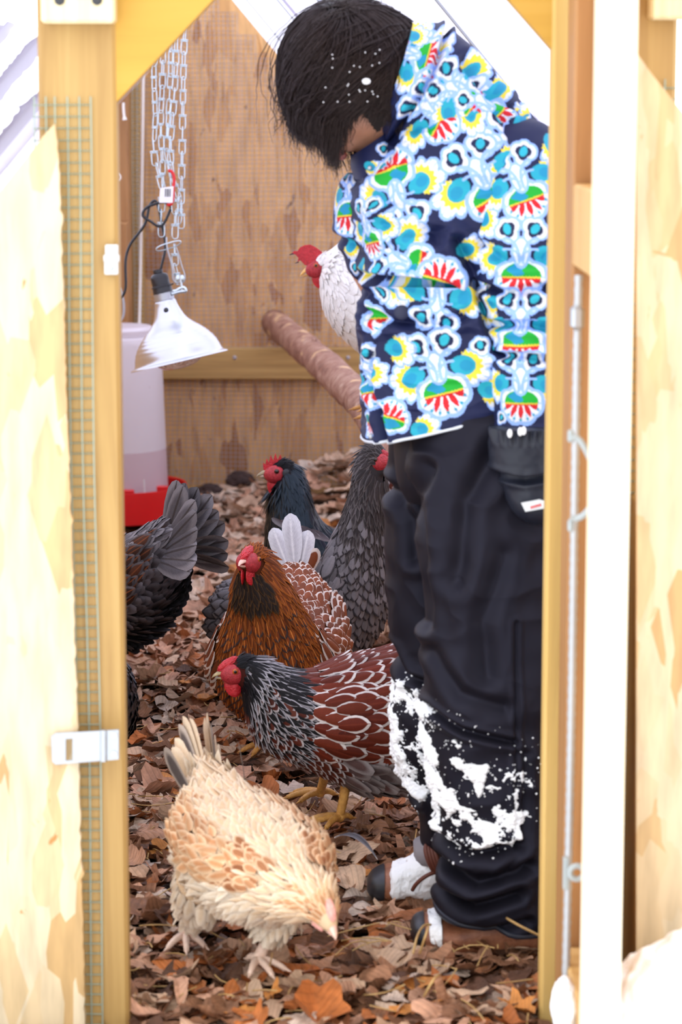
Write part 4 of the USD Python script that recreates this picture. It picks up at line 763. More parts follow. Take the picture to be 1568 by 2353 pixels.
for k, (dx, dz, ln, wd_, lean, fm_) in enumerate(((.000, .004, .092, .036, -.10, "white_quill"), (-.012, .0, .074, .032, -.38, "white_quill"), (.010, -.004, .070, .032, .22, "white_quill"), (.004, -.010, .058, .028, .05, "orange_back"), (-.008, -.012, .050, .027, -.22, "orange_back"), (.020, -.014, .050, .027, .45, "orange_back"))):
    v, f, st_ = feathers((tb + [dx, -.006 * (k > 2) + .003 * k, dz])[None], np.array([[lean, .25, .97]]), np.array([[-.15 + .12 * k, -1.0, .25]]), ln, wd_, "quill", 3.0, .14, .05, 7); part(t, "tail_feather", (v, f), F[fm_], True, uv=st_, extra=np.full(len(v), .1 * k))
f1 = ground(608, 1722); hen_legs(t, b, [(*f1, -1.9), (f1[0] + .085, f1[1] + .02, 0, -1.5)], M["leg_yellow"], [(.02, -.03, .08), (.02, .04, .08)])

# ---- white hen on the perch
Yw = 5.30; o = at(800, 900, Yw)
rg = traced([((990, 640), (990, 680), .02), ((950, 632), (960, 740), .05), ((905, 622), (920, 800), .08), ((865, 602), (880, 835), .10), ((836, 587), (842, 822), .10), ((812, 577), (800, 787), .094), ((795, 571), (762, 745), .08), ((781, 569), (741, 700), .063),
             ((769, 571), (735, 668), .048), ((759, 577), (733, 650), .038), ((747, 584), (731, 644), .0215), ((733, 590), (719, 641), .0175), ((720, 603), (711, 640), .014), ((710, 617), (706, 637), .007)], 800, 900, Yw)
b = Body(rg, o, (-1, -.0), 1.0)
t = thing("hen", "white hen with a big red comb perched beside the child's jacket", "hen", o)
part(t, "body", b.mesh(), U["white"], True)
hen_head(t, b, 10, pitch=-.62, comb="floppy", size=1.12, beak="beak_yellow", eye="eye_orange", lobe="lobe_white", wattle=1.15)
plumage(t, "body_feathers", b, F["white"], (.5, 7.0, 0, 180, .016, .018), .036, .027, "round", 12, .08, .1, 44, .085, "smooth white body feathers", down=.1)
plumage(t, "neck_hackle", b, F["white"], (6.0, 10.0, 0, 180, .010, .009), .034, .013, "hackle", 12, .10, .1, 45, .12, "white neck hackle")
plumage(t, "crown_feathers", b, F["white"], (9.2, 11.4, 0, 80, .007, .0065), .017, .009, "hackle", 20, .12, .1, 46, .1)
hen_tail(t, b, [F["white"]], 5, .12, .04, .8, .8)
hen_legs(t, b, [(*at(868, 945, 5.30), math.pi), (*at(880, 965, 5.22), math.pi)], M["leg_yellow"], [(-.05, .03, .10), (-.05, -.03, .10)])

# ---- dark slate hen on the left, tail towards the camera
ALERT = [(-.215, .335, -.21, .305, .02), (-.182, .332, -.19, .21, .058), (-.12, .305, -.145, .135, .09), (-.03, .285, -.05, .10, .104), (.04, .295, .045, .10, .10), (.075, .32, .11, .15, .09), (.088, .355, .135, .225, .072), (.094, .39, .138, .29, .054),
         (.098, .42, .138, .34, .042), (.102, .445, .140, .375, .034), (.115, .462, .140, .405, .020), (.133, .460, .148, .41, .0165), (.147, .448, .155, .418, .015), (.158, .438, .160, .424, .007)]
o = sit(196, 1590); b = Body(ALERT, o, (-.80, .60), 1.0)
t = thing("hen", "dark slate and brown hen at the left post with its grey tail raised", "hen", o)
part(t, "body", b.mesh(), U["slate"], True)
hen_head(t, b, 10, comb="single", size=1.0, eye="eye_orange")
plumage(t, "rump_fluff", b, F["slate_fluff"], (.3, 3.5, 85, 180, .013, .014), .048, .026, "fluff", 9, .24, .3, 53, .10, "dark grey rump fluff", down=.35)
plumage(t, "saddle_feathers", b, F["slate_tail"], (.3, 4.0, 0, 100, .013, .015), .046, .020, "round", 9, .20, .14, 54, .15, "slate saddle feathers")
plumage(t, "neck_hackle", b, F["part_brown"], (4.0, 10.2, 0, 180, .011, .010), .036, .013, "hackle", 10, .13, .1, 55, .12)
plumage(t, "wing_feather", b, F["part_brown"], (1.2, 5.5, 50, 125, .016, .018), .052, .022, "round", 9, .18, .1, 56, .15, puff=.014, single=True)
hen_tail(t, b, [F["slate_tail"]], 8, .125, .042, 1.30, 1.35, ring=.55, seed=5)
wt_ = b.w2((-.155, -.085, .25)); 
for k in range(4):
    v, f, st_ = feathers(b.w2((-.06, -.100, .235 - .014 * k))[None], b.dirw([-1, -.12, .42 - .1 * k])[None], b.dirw([-.1, -1, .35])[None], .135 - .012 * k, .034, "quill", 2.5, .02, .12, 7); part(t, "wing_quill", (v, f), F["slate_tail"], True, uv=st_)
hen_legs(t, b, [(o[0], o[1] - .04, 0, 2.4), (o[0] - .03, o[1] + .04, 0, 2.4)], M["leg_grey"], [(.0, .035, .12), (.0, -.035, .12)])

# ---- black hen behind the left post, and a dark brown one behind the jacket
o = sit(160, 1880); b = Body(ALERT, o, (-.16, .99), .98)
t = thing("hen", "black hen of which only a round flank shows past the left post", "hen", o)
part(t, "body", b.mesh(), U["black"], True); hen_head(t, b, 10, comb="single", eye="eye_dark")
plumage(t, "body_feathers", b, F["black"], (.3, 7.0, 0, 180, .017, .018), .036, .023, "round", 11, .14, .1, 64, .14); plumage(t, "neck_hackle", b, F["black_neck"], (6, 10.2, 0, 180, .011, .01), .034, .012, "hackle", 11, .13, .1, 65, .12)
hen_tail(t, b, [F["black"]], 5, .11, .036, .7, .7); hen_legs(t, b, [(o[0] - .03, o[1], 0, 1.6), (o[0] + .03, o[1], 0, 1.6)], M["leg_grey"], [(.0, .035, .12), (.0, -.035, .12)])
b = Body(ALERT, sit(972, 1354), (-.6, .8), 1.0)
t = thing("hen", "dark brown hen whose neck shows between the jacket hem and the grey hen", "hen", b.o)
part(t, "body", b.mesh(), U["brown"], True); hen_head(t, b, 10, comb="rose", eye="eye_orange")
plumage(t, "body_feathers", b, F["lace_breast"], (.5, 6.8, 0, 180, .016, .017), .034, .021, "round", 11, .14, .1, 74, .14); plumage(t, "neck_hackle", b, F["part_brown"], (5.6, 10.2, 0, 180, .009, .008), .036, .011, "hackle", 11, .14, .1, 75, .12)
hen_legs(t, b, [(b.o[0] - .02, b.o[1] - .03, 0, .4), (b.o[0] + .02, b.o[1] + .03, 0, .4)], M["leg_yellow"], [(.0, .035, .12), (.0, -.035, .12)])

# ---- cream pullet walking towards the camera in front
BUFF = [(-.190, .258, -.186, .238, .012), (-.158, .250, -.178, .185, .036), (-.11, .240, -.135, .128, .068), (-.04, .232, -.06, .096, .090), (.03, .228, .02, .088, .093), (.09, .222, .08, .094, .083), (.13, .214, .12, .104, .067), (.16, .207, .145, .112, .054),
        (.185, .201, .168, .116, .045), (.205, .195, .188, .120, .038), (.225, .185, .208, .122, .024), (.238, .170, .225, .120, .0185), (.246, .156, .237, .118, .012), (.250, .143, .244, .120, .007)]
o = sit(576, 2205); b = Body([(a_, b_ - .022, c_, d_ - .010, w_) for a_, b_, c_, d_, w_ in BUFF], o, (.36, -.93), .92, turn=(6, 10, .22, .12, 0))
t = thing("pullet", "cream and tan young hen walking head down in the foreground", "hen", o)
part(t, "body", b.mesh(), U["buff"], True)
hen_head(t, b, 10, pitch=-.30, comb="pea", size=1.15, beak="beak_pink", eye="eye_orange", skin="pink", lobe="pink", face=False, wattle=.3)
plumage(t, "body_fluff", b, F["buff_fluff"], (.3, 7.5, 70, 180, .0105, .0095), .038, .0150, "hackle", 8, .20, .42, 83, .10, "ivory body fluff", down=.25)
plumage(t, "back_feathers", b, F["buff"], (.3, 7.0, 0, 75, .0100, .0090), .036, .0140, "hackle", 9, .22, .34, 84, .12, "cream back feathers")
plumage(t, "wing_feather", b, F["buff_tan"], (2.2, 6.2, 36, 92, .0115, .0115), .034, .0155, "hackle", 10, .17, .24, 85, .13, puff=.012, single=True)
plumage(t, "shoulder_feathers", b, F["buff_brown"], (5.2, 7.6, 30, 90, .010, .011), .026, .014, "round", 10, .18, .2, 86, .14, "brown mottled shoulder feathers", sink=-.004)
plumage(t, "neck_hackle", b, F["buff"], (6.6, 10.4, 0, 180, .0085, .0078), .030, .010, "hackle", 10, .2, .25, 87, .12, "cream neck hackle")
plumage(t, "crown_feathers", b, F["buff_tan"], (9.0, 11.6, 0, 100, .006, .0058), .018, .008, "hackle", 16, .22, .25, 88, .1, "tan crown feathers")
hen_tail(t, b, [F["buff"], F["buff"], F["grey_quill"]], 5, .095, .026, 1.0, .35, ring=.7, seed=8)
for s_ in (-1, 1):
    v, f, st_ = feathers(b.w2((-.135, s_ * .040, .20))[None], b.dirw([-.8, s_ * .15, .55])[None], b.dirw([0, s_, .3])[None], .085, .022, "quill", 2, .02, .1, 7); part(t, "wing_quill", (v, f), F["grey_quill"], True, uv=st_, label="grey wing quill")
fa, fb = ground(592, 2222), ground(428, 2165)
for (fx, hp) in ((fa, (.045, .040, .12)), (fb, (-.005, -.060, .12))):
    hip = b.w2(hp); kn = fx * .52 + hip * .48; v, f = tube(curve([hip, hip * .5 + kn * .5, kn], 20), np.linspace(.040, .015, 20), 16)
    th = part(t, "thigh", (v, f), U["buff"], True); cv = v[:320].reshape(20, 16, 3); cc = cv.mean(1, keepdims=True); R = np.random.default_rng(3)
    P = cv[1:19].reshape(-1, 3); N = nrm((cv - cc)[1:19].reshape(-1, 3)); A = np.tile(nrm(kn - hip), (len(P), 1)) + R.normal(0, .15, (len(P), 3))
    v, f, st_ = feathers(P, A, N, .030, .013, "fluff", 8, .12, .1); part(th, "thigh_fluff", (v, f), F["buff_fluff"], True, uv=st_, kind="stuff", extra=np.repeat(R.random(len(P)), len(v) // len(P)))
hen_legs(t, b, [(fa[0], fa[1], 0, -1.15), (fb[0], fb[1], .0, -1.5)], M["leg_pink"], [(.045, .040, .12), (-.005, -.060, .12)], .0075)
# ================================================================== the child
M["skin"] = MAT("skin", {"g": ("geometry", {}), "n": ("noise_texture", {"scale": 40, "detail": 3}), "r": ("rgb_ramp", {"ramp": [(.35, (.40, .185, .115)), (.65, (.50, .25, .165))]}),
     "p": ("principled_bsdf", {"roughness": .48, "subsurface_weight": .15, "subsurface_scale": .004})}, [("g.position", "n.vector"), ("n.fac", "r.fac"), ("r.color", "p.base_color")])
M["lips"] = plain("lips", (.40, .12, .10), .4); M["eye_white"] = plain("eye_white", (.75, .73, .70), .2)
M["hair"] = MAT("dark_brown_hair", {"p": ("principled_bsdf", {"base_color": (.007, .0035, .0035), "roughness": .38, "specular_ior_level": .42, "specular_tint": (1.0, .80, .76)})})
M["hair_cap"] = plain("hair_under", (.012, .007, .006), .6, specular_ior_level=.2)
M["print"] = MAT("printed_jacket_cloth", {"a": ("attribute", {"attribute": "tint"}), "g": ("geometry", {}), "n": ("noise_texture", {"scale": 900, "detail": 2}), "b": ("bump", {"strength": .25, "distance": .0006}),
      "p": ("principled_bsdf", {"roughness": .62, "specular_ior_level": .3})}, [("a.color", "p.base_color"), ("g.position", "n.vector"), ("n.fac", "b.height"), ("b.normal", "p.normal")])
M["navy"] = plain("navy_cloth", (.008, .012, .045), .6)
M["pants"] = MAT("black_snow_pants_cloth", {"g": ("geometry", {}), "n": ("noise_texture", {"scale": 1100, "detail": 2}), "b": ("bump", {"strength": .3, "distance": .0005}), "p": ("principled_bsdf", {"base_color": (.0075, .0068, .0105), "roughness": .55, "specular_ior_level": .20, "specular_tint": (.72, .72, 1.0)})},
      [("g.position", "n.vector"), ("n.fac", "b.height"), ("b.normal", "p.normal")])
M["mitt"] = plain("black_mitten_cloth", (.010, .012, .022), .5, specular_ior_level=.35)
M["boot"] = mottled("brown_boot_leather", [(.35, (.20, .065, .030)), (.65, (.34, .13, .06))], 50, .5, 4, .001, 300); M["toe"] = plain("black_rubber_toe", (.012, .013, .018), .42); M["liner"] = plain("grey_felt_liner", (.26, .24, .26), .9)
M["lace"] = plain("brown_leather_lace", (.13, .035, .02), .6); M["piping"] = plain("pale_piping", (.62, .66, .74), .5)
YC = 3.29
def slices(rows, S, T, dens=1.35, power=2.3):
    """Loft of horizontal slices read off as (y, left x, right x, half depth, centre distance, tilt); rows run downwards. Returns points, normals, faces and print coordinates."""
    r = np.array(rows, float); t = np.arange(len(r)); yy = r[:, 0]; f = PchipInterpolator(yy, r[:, 1:]); y = np.linspace(yy[0], yy[-1], S); q = f(y)
    tt = np.linspace(-1, 1, T, endpoint=False); th = np.pi * np.sign(tt) * np.abs(tt) ** dens; e = 2 / power
    sn = np.sign(np.sin(th)) * np.abs(np.sin(th)) ** e; cs = np.sign(np.cos(th)) * np.abs(np.cos(th)) ** e
    V = np.zeros((S, T, 3)); U = np.zeros((S, T)); XP = np.zeros((S, T)); YP = np.zeros((S, T))
    for i in range(S):
        xl, xr, bd, Yc, tilt = q[i]; L, R_ = at(xl, y[i], Yc), at(xr, y[i], Yc); c = (L + R_) / 2; a = (R_[0] - L[0]) / 2; s = ppm(Yc, c[2])
        V[i, :, 0] = c[0] + a * sn; V[i, :, 1] = Yc - bd * cs; V[i, :, 2] = c[2] + tilt * (a * sn + c[0] - at(980, y[i], Yc)[0])
        d = np.r_[0, np.cumsum(np.linalg.norm(np.diff(V[i], axis=0), axis=1))]; m0 = T // 2; U[i] = (xl + xr) / 2 + (d - d[m0]) * s
        XP[i] = (xl + xr) / 2 + a * s * sn; YP[i] = y[i] - tilt * (XP[i] - 980)
    F = grid_faces(S, T); return V, F, U, XP, YP
def normals(V):
    ds = np.gradient(V, axis=0); dt = np.roll(V, -1, 1) - np.roll(V, 1, 1); N = nrm(np.cross(ds, dt)); c = V.mean(1, keepdims=True)
    o = V - c; o[..., 2] = 0; return N * np.sign((N * o).sum(-1).mean())
def crease(XP, YP, line, depth, width, side=0.0):
    """A fold: groove along a line with a soft ridge on one side; value to add along the normal."""
    ln = LineString(line); d = shapely.distance(shapely.points(XP.ravel(), YP.ravel()), ln).reshape(XP.shape)
    g = -depth * np.exp(-(d / width) ** 2) + .55 * depth * np.exp(-((d - 2.1 * width) / (1.2 * width)) ** 2); return g
def closed(V, F):
    S, T = V.shape[:2]; v = V.reshape(-1, 3); n = len(v); j = np.arange(T); lo = (S - 1) * T
    v = np.vstack([v, V[0].mean(0)[None], V[-1].mean(0)[None]])
    return v, np.vstack([F, np.stack([np.full(T, n), (j + 1) % T, j], 1), np.stack([np.full(T, n + 1), lo + j, lo + (j + 1) % T], 1)])

# ---- the print: eyes, plumes and red-green fans on navy, in cloth coordinates (hundredths as read from the side)
NAVY, PALE, WHITE, TEAL, BLUE, YEL, GRN, REDC, AQUA = [np.array(c) for c in ((.006, .010, .052), (.27, .43, .86), (.69, .71, .77), (.012, .30, .42), (.006, .19, .42), (.76, .60, .045), (.008, .34, .028), (.54, .008, .016), (.020, .38, .50))]
def ell(x, y, cx, cy, a, b, rot=0.0):
    c, s = math.cos(rot), math.sin(rot); X, Y = (x - cx) * c + (y - cy) * s, -(x - cx) * s + (y - cy) * c; return (X / a) ** 2 + (Y / b) ** 2
def paint_fan(C, x, y):
    ph = np.arctan2(x, y + 8); r = np.hypot(x, y + 8); Rr = 60 + 6 * np.abs(np.sin(4.2 * ph)) - 26 * np.clip(np.abs(ph) - 1.5, 0, 1)
    C[r < Rr + 5] = PALE; C[r < Rr - 5] = WHITE
    ray_ = (np.abs(((ph + .175) % .35) - .175) < .045) & (r > 40) & (r < 60) & (np.abs(ph) < 1.6); C[ray_] = PALE * .9 + .1
    red = (np.abs(x) < 47) & (y > -2 + 3 * np.abs(((x / 8) % 1) - .5)) & (y < 8)
    for k in range(5):
        a = (k - 2) * .43; yy_ = y + 22; X, Y = x * math.cos(a) - yy_ * math.sin(a), x * math.sin(a) + yy_ * math.cos(a) - 22; u = np.clip((Y - 4) / 36, 0, 1); red |= (np.abs(X) < 2.0 + 6.4 * np.sin(np.pi * np.clip(u * .9 + .08, 0, 1)) * u ** .3) & (Y > 2) & (Y < 43)
    C[red] = REDC; cap = (ell(x, y, 0, 0, 48, 33) < 1) & (y < 2); C[cap & True] = GRN
    C[cap & (ell(x + 5 * np.sin(y * .3), y, -12, -16, 19, 15) < 1)] = BLUE * .6 + TEAL * .4
    C[(np.abs(y - 1.5 - 2.5 * np.abs(((x / 8) % 1) - .5)) < 1.8) & (np.abs(x) < 47)] = YEL * .9
    for k in range(7):
        a = (k - 3) * .36; C[np.hypot(x - 53 * math.sin(a), y + 8 - 53 * math.cos(a)) < 3.6] = TEAL
def paint_plume(C, x, y):
    ph = np.arctan2(x, y); r = np.hypot(x, y); base = 27 + 25 * np.clip(np.cos(ph), -.2, 1) ** 1; fr = 15 * np.abs(np.sin(4.5 * ph + .3)) ** .7 * np.clip(np.cos(ph) + .45, 0, 1)
    C[r < base + fr + 3] = PALE; C[r < base + fr - 5] = WHITE; C[(np.abs(((ph * 3.5) % 1) - .5) < .07) & (r > 44) & (r < base + fr)] = PALE
    z = 27 + 9 * np.abs(((ph * 2.55) % 1) - .5) * 2 + 8 * np.clip(np.cos(ph), 0, 1); C[(r < z) & (np.abs(ph) < 1.9)] = YEL
    C[ell(x, y, 0, -4, 23, 29) < 1] = TEAL * .75 + AQUA * .25; C[ell(x, y, 0, 4, 13, 16) < 1] = BLUE * .5 + TEAL * .5
def paint_eye(C, x, y):
    tri = lambda k: np.minimum.reduce([np.hypot(x - 14 * k, y + 2 * k) - 15 * k, np.hypot(x + 14 * k, y + 2 * k) - 15 * k, np.hypot(x, y - 15 * k) - 15 * k, np.hypot(x, y + 13 * k) - 11 * k])
    C[tri(1.0) < 7] = PALE; C[tri(1.0) < 1] = WHITE; C[tri(.60) < 2.5] = NAVY; C[ell(x, y, 0, -1, 9.5, 13, .25) < 1] = AQUA
def paint_stem(C, x, y, pts, w, col):
    d = shapely.distance(shapely.points(x, y), LineString(curve(np.array(pts, float), 24))); C[d < w] = col
def motif(C, x, y):
    """One whole motif: fan below, a plume either side, two eyes above."""
    for sx in (-1, 1):
        c, s = math.cos(sx * 1.25), math.sin(sx * 1.25); X, Y = x - sx * 64, y + 8; paint_plume(C, c * X - s * Y * 1.0, s * X + c * Y)
    Y = y - 40; paint_fan(C, x, Y)
    C[ell(x, y, 0, -18, 24, 40) < 1] = PALE; C[ell(x, y, 0, -18, 17, 33) < 1] = WHITE
    for sx in (-1, 1):
        c, s = math.cos(sx * .5), math.sin(sx * .5); X, Y = x - sx * 34, y + 74; paint_eye(C, .95 * (c * X + s * Y), .95 * (-s * X + c * Y))
        paint_stem(C, x, y, [(sx * 5, 8), (sx * 7, -20), (sx * 20, -44), (sx * 40, -52)], 4.2, PALE); paint_stem(C, x, y, [(sx * 3, -8), (sx * 18, -22), (sx * 40, -24)], 3.0, PALE)
def printed(U, Yp, XP, spots, extra=()):
    C = np.tile(NAVY, (U.size, 1)); u, v = U.ravel(), Yp.ravel(); S, T = U.shape
    for (mx, my, rot, sc, kind) in spots:
        i = int(np.argmin(np.abs(Yp[:, T // 2] - my))); h = slice(T // 4, 3 * T // 4); um = np.interp(mx, XP[i, h], U[i, h]); a = math.radians(rot)
        k = np.nonzero((np.abs(u - um) < 175 * sc) & (np.abs(v - my) < 175 * sc))[0]
        if not len(k): continue
        dx, dy = (u[k] - um) / sc, (v[k] - my) / sc; x, y = math.cos(a) * dx - math.sin(a) * dy, math.sin(a) * dx + math.cos(a) * dy; sub = C[k]
        {"m": motif, "f": paint_fan, "p": paint_plume, "e": paint_eye}[kind](sub, x, y); C[k] = sub
    return C

ck = thing("person", "child in bright flowered navy jacket and black snow pants bending over the hens", "person", sit(1090, 2120))
# ---- body inside the clothes: head, neck, trunk and limbs as one skin
HC = at(838, 191, YC); f_ = nrm([-.745, -.16, -.645]); u_ = nrm(np.array([-.64, 0, .77]) - f_ * (np.array([-.64, 0, .77]) @ f_)); s_h = np.cross(u_, f_)
ico = trimesh.creation.icosphere(6); d = np.asarray(ico.vertices); X, Yh, Z = d[:, 0], d[:, 1], d[:, 2]      # x face forward, y left, z crown
hv = d * [.083, .073, .100]; hv[:, 0] += -.012 * (Z < 0) * Z ** 2; hv[:, 1] *= 1 - .25 * np.clip(-Z - .15, 0, 1) * (X > -.3); hv[:, 0] *= 1 + .10 * (X < 0)
def bump(cx, cy, cz, r, h, dirn=(1, 0, 0)):
    w = np.exp(-(((X * .090 - cx) ** 2 + (Yh * .073 - cy) ** 2 + (Z * .104 - cz) ** 2) / r ** 2)); hv[:] += np.outer(w * h, dirn)
bump(.086, 0, -.012, .011, .020); bump(.088, 0, -.002, .009, .009); bump(.080, .011, -.018, .006, .006); bump(.080, -.011, -.018, .006, .006)
for q in (-1, 1): bump(.074, q * .030, .014, .015, -.008); bump(.068, q * .036, -.020, .022, .007); bump(.078, q * .024, .030, .014, .005)
bump(.076, 0, -.045, .012, .009); bump(.066, 0, -.056, .008, -.003); bump(.055, 0, -.078, .018, .012)
head = place((hv, ico.faces), HC, f_, s_h, u_)
def chain_(pts):
    ms = [manifold3d.Manifold.hull_points(np.vstack([sphere(a[:3], a[3], 2)[0], sphere(b_[:3], b_[3], 2)[0]])) for a, b_ in zip(pts[:-1], pts[1:])]; return ms
J = lambda x, y, Y, r: np.r_[at(x, y, Y), r]
bones = chain_([np.r_[HC - f_ * .02 - u_ * .04, .052], J(930, 300, YC, .045), J(990, 380, YC, .075), J(1050, 600, YC, .085), J(1090, 880, YC, .085)])
for dy, kx in ((-.085, 0), (.085, -45)):
    bones += chain_([J(1100 + kx, 920, YC + dy * .6, .050), J(1110 + kx, 1480, YC + dy, .055), J(1130 + kx * 1.4, 1980, YC + dy * 1.1, .042)])
bones += chain_([J(1100, 380, YC - .065, .040), J(1200, 640, YC - .11, .038), J(1200, 960, YC - .12, .028), J(1215, 1140, YC - .15, .026)]) + chain_([J(900, 430, YC + .05, .045), J(845, 590, YC + .02, .030), J(900, 700, YC + .04, .026)])
bd = manifold3d.Manifold.batch_boolean([manifold3d.Manifold(manifold3d.Mesh(head[0].astype(np.float32), head[1].astype(np.uint32)))] + bones, manifold3d.OpType.Add)
bdy = part(ck, "body", bd, M["skin"], True)
hp = lambda x, y, z: HC + f_ * x + s_h * y + u_ * z
for q in (-1, 1):
    e = part(ck, "eye", sphere(hp(.070, q * .030, .010), .0115, 3), M["eye_white"], True); part(e, "iris", sphere(hp(.0775, q * .031, .006), .0055, 2), M["pupil"], True)
    part(ck, "eyelid", place(sphere((.0705, q * .030, .0125), (.0125, .0150, .0105), 3), HC, f_, s_h, u_), M["skin"], True)
    part(ck, "eyebrow", tube(curve([hp(.083, q * .016, .026), hp(.080, q * .030, .031), hp(.070, q * .044, .026)], 12), [.0015] + [.0028] * 9 + [.002, .001], 6), M["hair_cap"], True)
    part(ck, "ear", place(sphere((-.004, q * .074, -.006), (.018, .008, .028), 3), HC, f_, s_h, u_), M["skin"], True)
part(ck, "lips", cat([place(sphere((.0835, 0, -.0445), (.006, .017, .0042), 3), HC, f_, s_h, u_), place(sphere((.082, 0, -.0515), (.006, .014, .0046), 3), HC, f_, s_h, u_)]), M["lips"], True)
# ---- hair: a dark under-layer and combed strands that leave the head where it curves under
cap = np.asarray(trimesh.creation.icosphere(5).vertices); fa = trimesh.creation.icosphere(5).faces
keep = ~((cap[:, 0] > .46) & (cap[:, 2] < .50)) & ~((cap[:, 2] < -.55)); fm = keep[fa].all(1)
capv = place((cap * [.087, .080, .105] * (1 + .03 * noise(cap * 6, 2))[:, None], fa[fm]), HC, f_, s_h, u_); used = np.unique(capv[1]); remap = -np.ones(len(cap), int); remap[used] = np.arange(len(used))
hr = part(ck, "hair", (capv[0][used], remap[capv[1]]), M["hair_cap"], True, label="long dark brown hair falling over the face")
R = np.random.default_rng(31); n = 5200; HRx = np.array([.089, .082, .108])
W2 = np.stack([f_, s_h, u_]); toL = lambda v: v @ W2.T; toW = lambda v: v @ W2
crown = nrm(toL(at(775, 40, YC - .035) - HC)); g = toL(nrm(np.array([.12, .02, -1.0]))); gs = toL(nrm(np.array([-.62, .03, -.80])))
q = nrm(R.normal(size=(n * 3, 3))); q = q[(q[:, 2] > -.15) & ~((q[:, 0] > .60) & (q[:, 2] < .42))][:n]; q = np.vstack([q, nrm(crown + R.normal(0, .38, (1600, 3)))]); n = len(q)
lift = R.uniform(1.0, 1.055, n); p = q * HRx * lift[:, None]; paths = [p]; free = np.zeros(n, bool); Ln = R.uniform(.85, 1.12, n) * (.115 + .115 * np.clip((nrm(q) @ crown + .1), 0, 1) ** .7); vel = np.zeros((n, 3)); clump = nrm(np.stack([noise(q * 3.2, k) - .5 for k in range(3)], 1) + 1e-6)
for k in range(22):
    nn = nrm(p / HRx ** 2); away = nrm(q - crown * (q @ crown)[:, None] + 1e-6); dirn = .75 * away * max(0, 1 - k / 9) + gs * (.55 + .04 * k) + clump * .42 + R.normal(0, .06, (n, 3))
    tang = dirn - nn * (dirn * nn).sum(1, keepdims=True); free |= (((nn @ g) > .30) & (k > 2)); stepv = np.where(free[:, None], .30 * nrm(vel + 1e-9) + .70 * nrm(g[None] + clump * .30 + R.normal(0, .05, (n, 3))), nrm(tang)); vel = stepv
    p = p + nrm(stepv) * (Ln / 20)[:, None]; rad = np.sqrt(((p / HRx) ** 2).sum(1)); fix = rad < lift; p = np.where(fix[:, None], p * (lift / rad)[:, None], p); paths.append(p)
P = toW(np.stack(paths, 1)) + HC
def pxof(p):
    d_ = p - np.array([0, 0, CH]); z_ = d_[..., 1] * CP - d_[..., 2] * SP; return IW / 2 + FPX * d_[..., 0] / z_, IH / 2 - FPX * (d_[..., 1] * SP + d_[..., 2] * CP) / z_
hx, hy = pxof(P); near_ = (P[..., 1] < YC - .02)          # hair ends: shorter over the brow, longest beside the chin, parted over the cheek
lim = np.where(near_, np.interp(hx, [640, 690, 725, 750, 775, 797, 818, 850, 890, 930], [250, 305, 325, 358, 384, 320, 268, 258, 258, 290]), np.interp(hx, [640, 690, 730, 770, 810, 850, 900], [250, 295, 320, 362, 385, 372, 330])) + 22 * (noise(q * 6.0, 17)[:, None] - .5) * 2 + R.normal(0, 9, (n, 1))
over = np.maximum.accumulate((hy > lim) & (np.arange(P.shape[1])[None] > 2), axis=1); last = np.where(over.any(1), np.argmax(over, 1), P.shape[1] - 1)
tpar = np.linspace(0, 1, P.shape[1])[None] * last[:, None]; ia = np.floor(tpar).astype(int); fb_ = (tpar - ia)[..., None]; ib = np.minimum(ia + 1, P.shape[1] - 1); ar = np.arange(n)[:, None]; P = P[ar, ia] * (1 - fb_) + P[ar, ib] * fb_
ok = (P[:, -1, 0] < at(905, 200, YC)[0] + .02) | (P[:, 0, 2] > HC[2] + .02)
P = P[ok]; cnt = P.shape[1]; wis = R.choice(len(P), 160, replace=False); wob = np.cumsum(R.normal(0, .0016, (160, P.shape[1], 3)), 1); P = np.vstack([P, P[wis] + wob * np.linspace(0, 1, P.shape[1])[None, :, None] * 1.5 + nrm(P[wis] - HC) * (.003 + .010 * R.random((160, 1, 1)) * np.linspace(0, 1, P.shape[1])[None, :, None])])
cv = UsdGeom.BasisCurves.Define(stage, path_for(hr, "strand")); cv.CreateTypeAttr("linear")
cv.CreatePointsAttr(Vt.Vec3fArray.FromNumpy((P.reshape(-1, 3) - LOC[ck]).astype(np.float32))); cv.CreateCurveVertexCountsAttr(Vt.IntArray.FromNumpy(np.full(len(P), cnt, np.int32)))
wd = np.interp(np.linspace(0, 1, cnt), [0, .7, 1], [.0013, .0011, .0003]); cv.CreateWidthsAttr(Vt.FloatArray.FromNumpy(np.tile(wd, len(P)).astype(np.float32))); cv.SetWidthsInterpolation("vertex")
UsdShade.MaterialBindingAPI.Apply(cv.GetPrim()).Bind(M["hair"]); tag(cv.GetPrim(), kind="stuff")
fl = [sphere(at(842, 187, YC - .098), (.0055, .003, .0040), 2)] + [sphere(at(x, y, YC - .10), .0009, 1) for x, y in zip(R.uniform(720, 880, 26), R.uniform(110, 240, 26))]
part(hr, "snowflakes", cat(fl), M["snow"], True, kind="stuff")
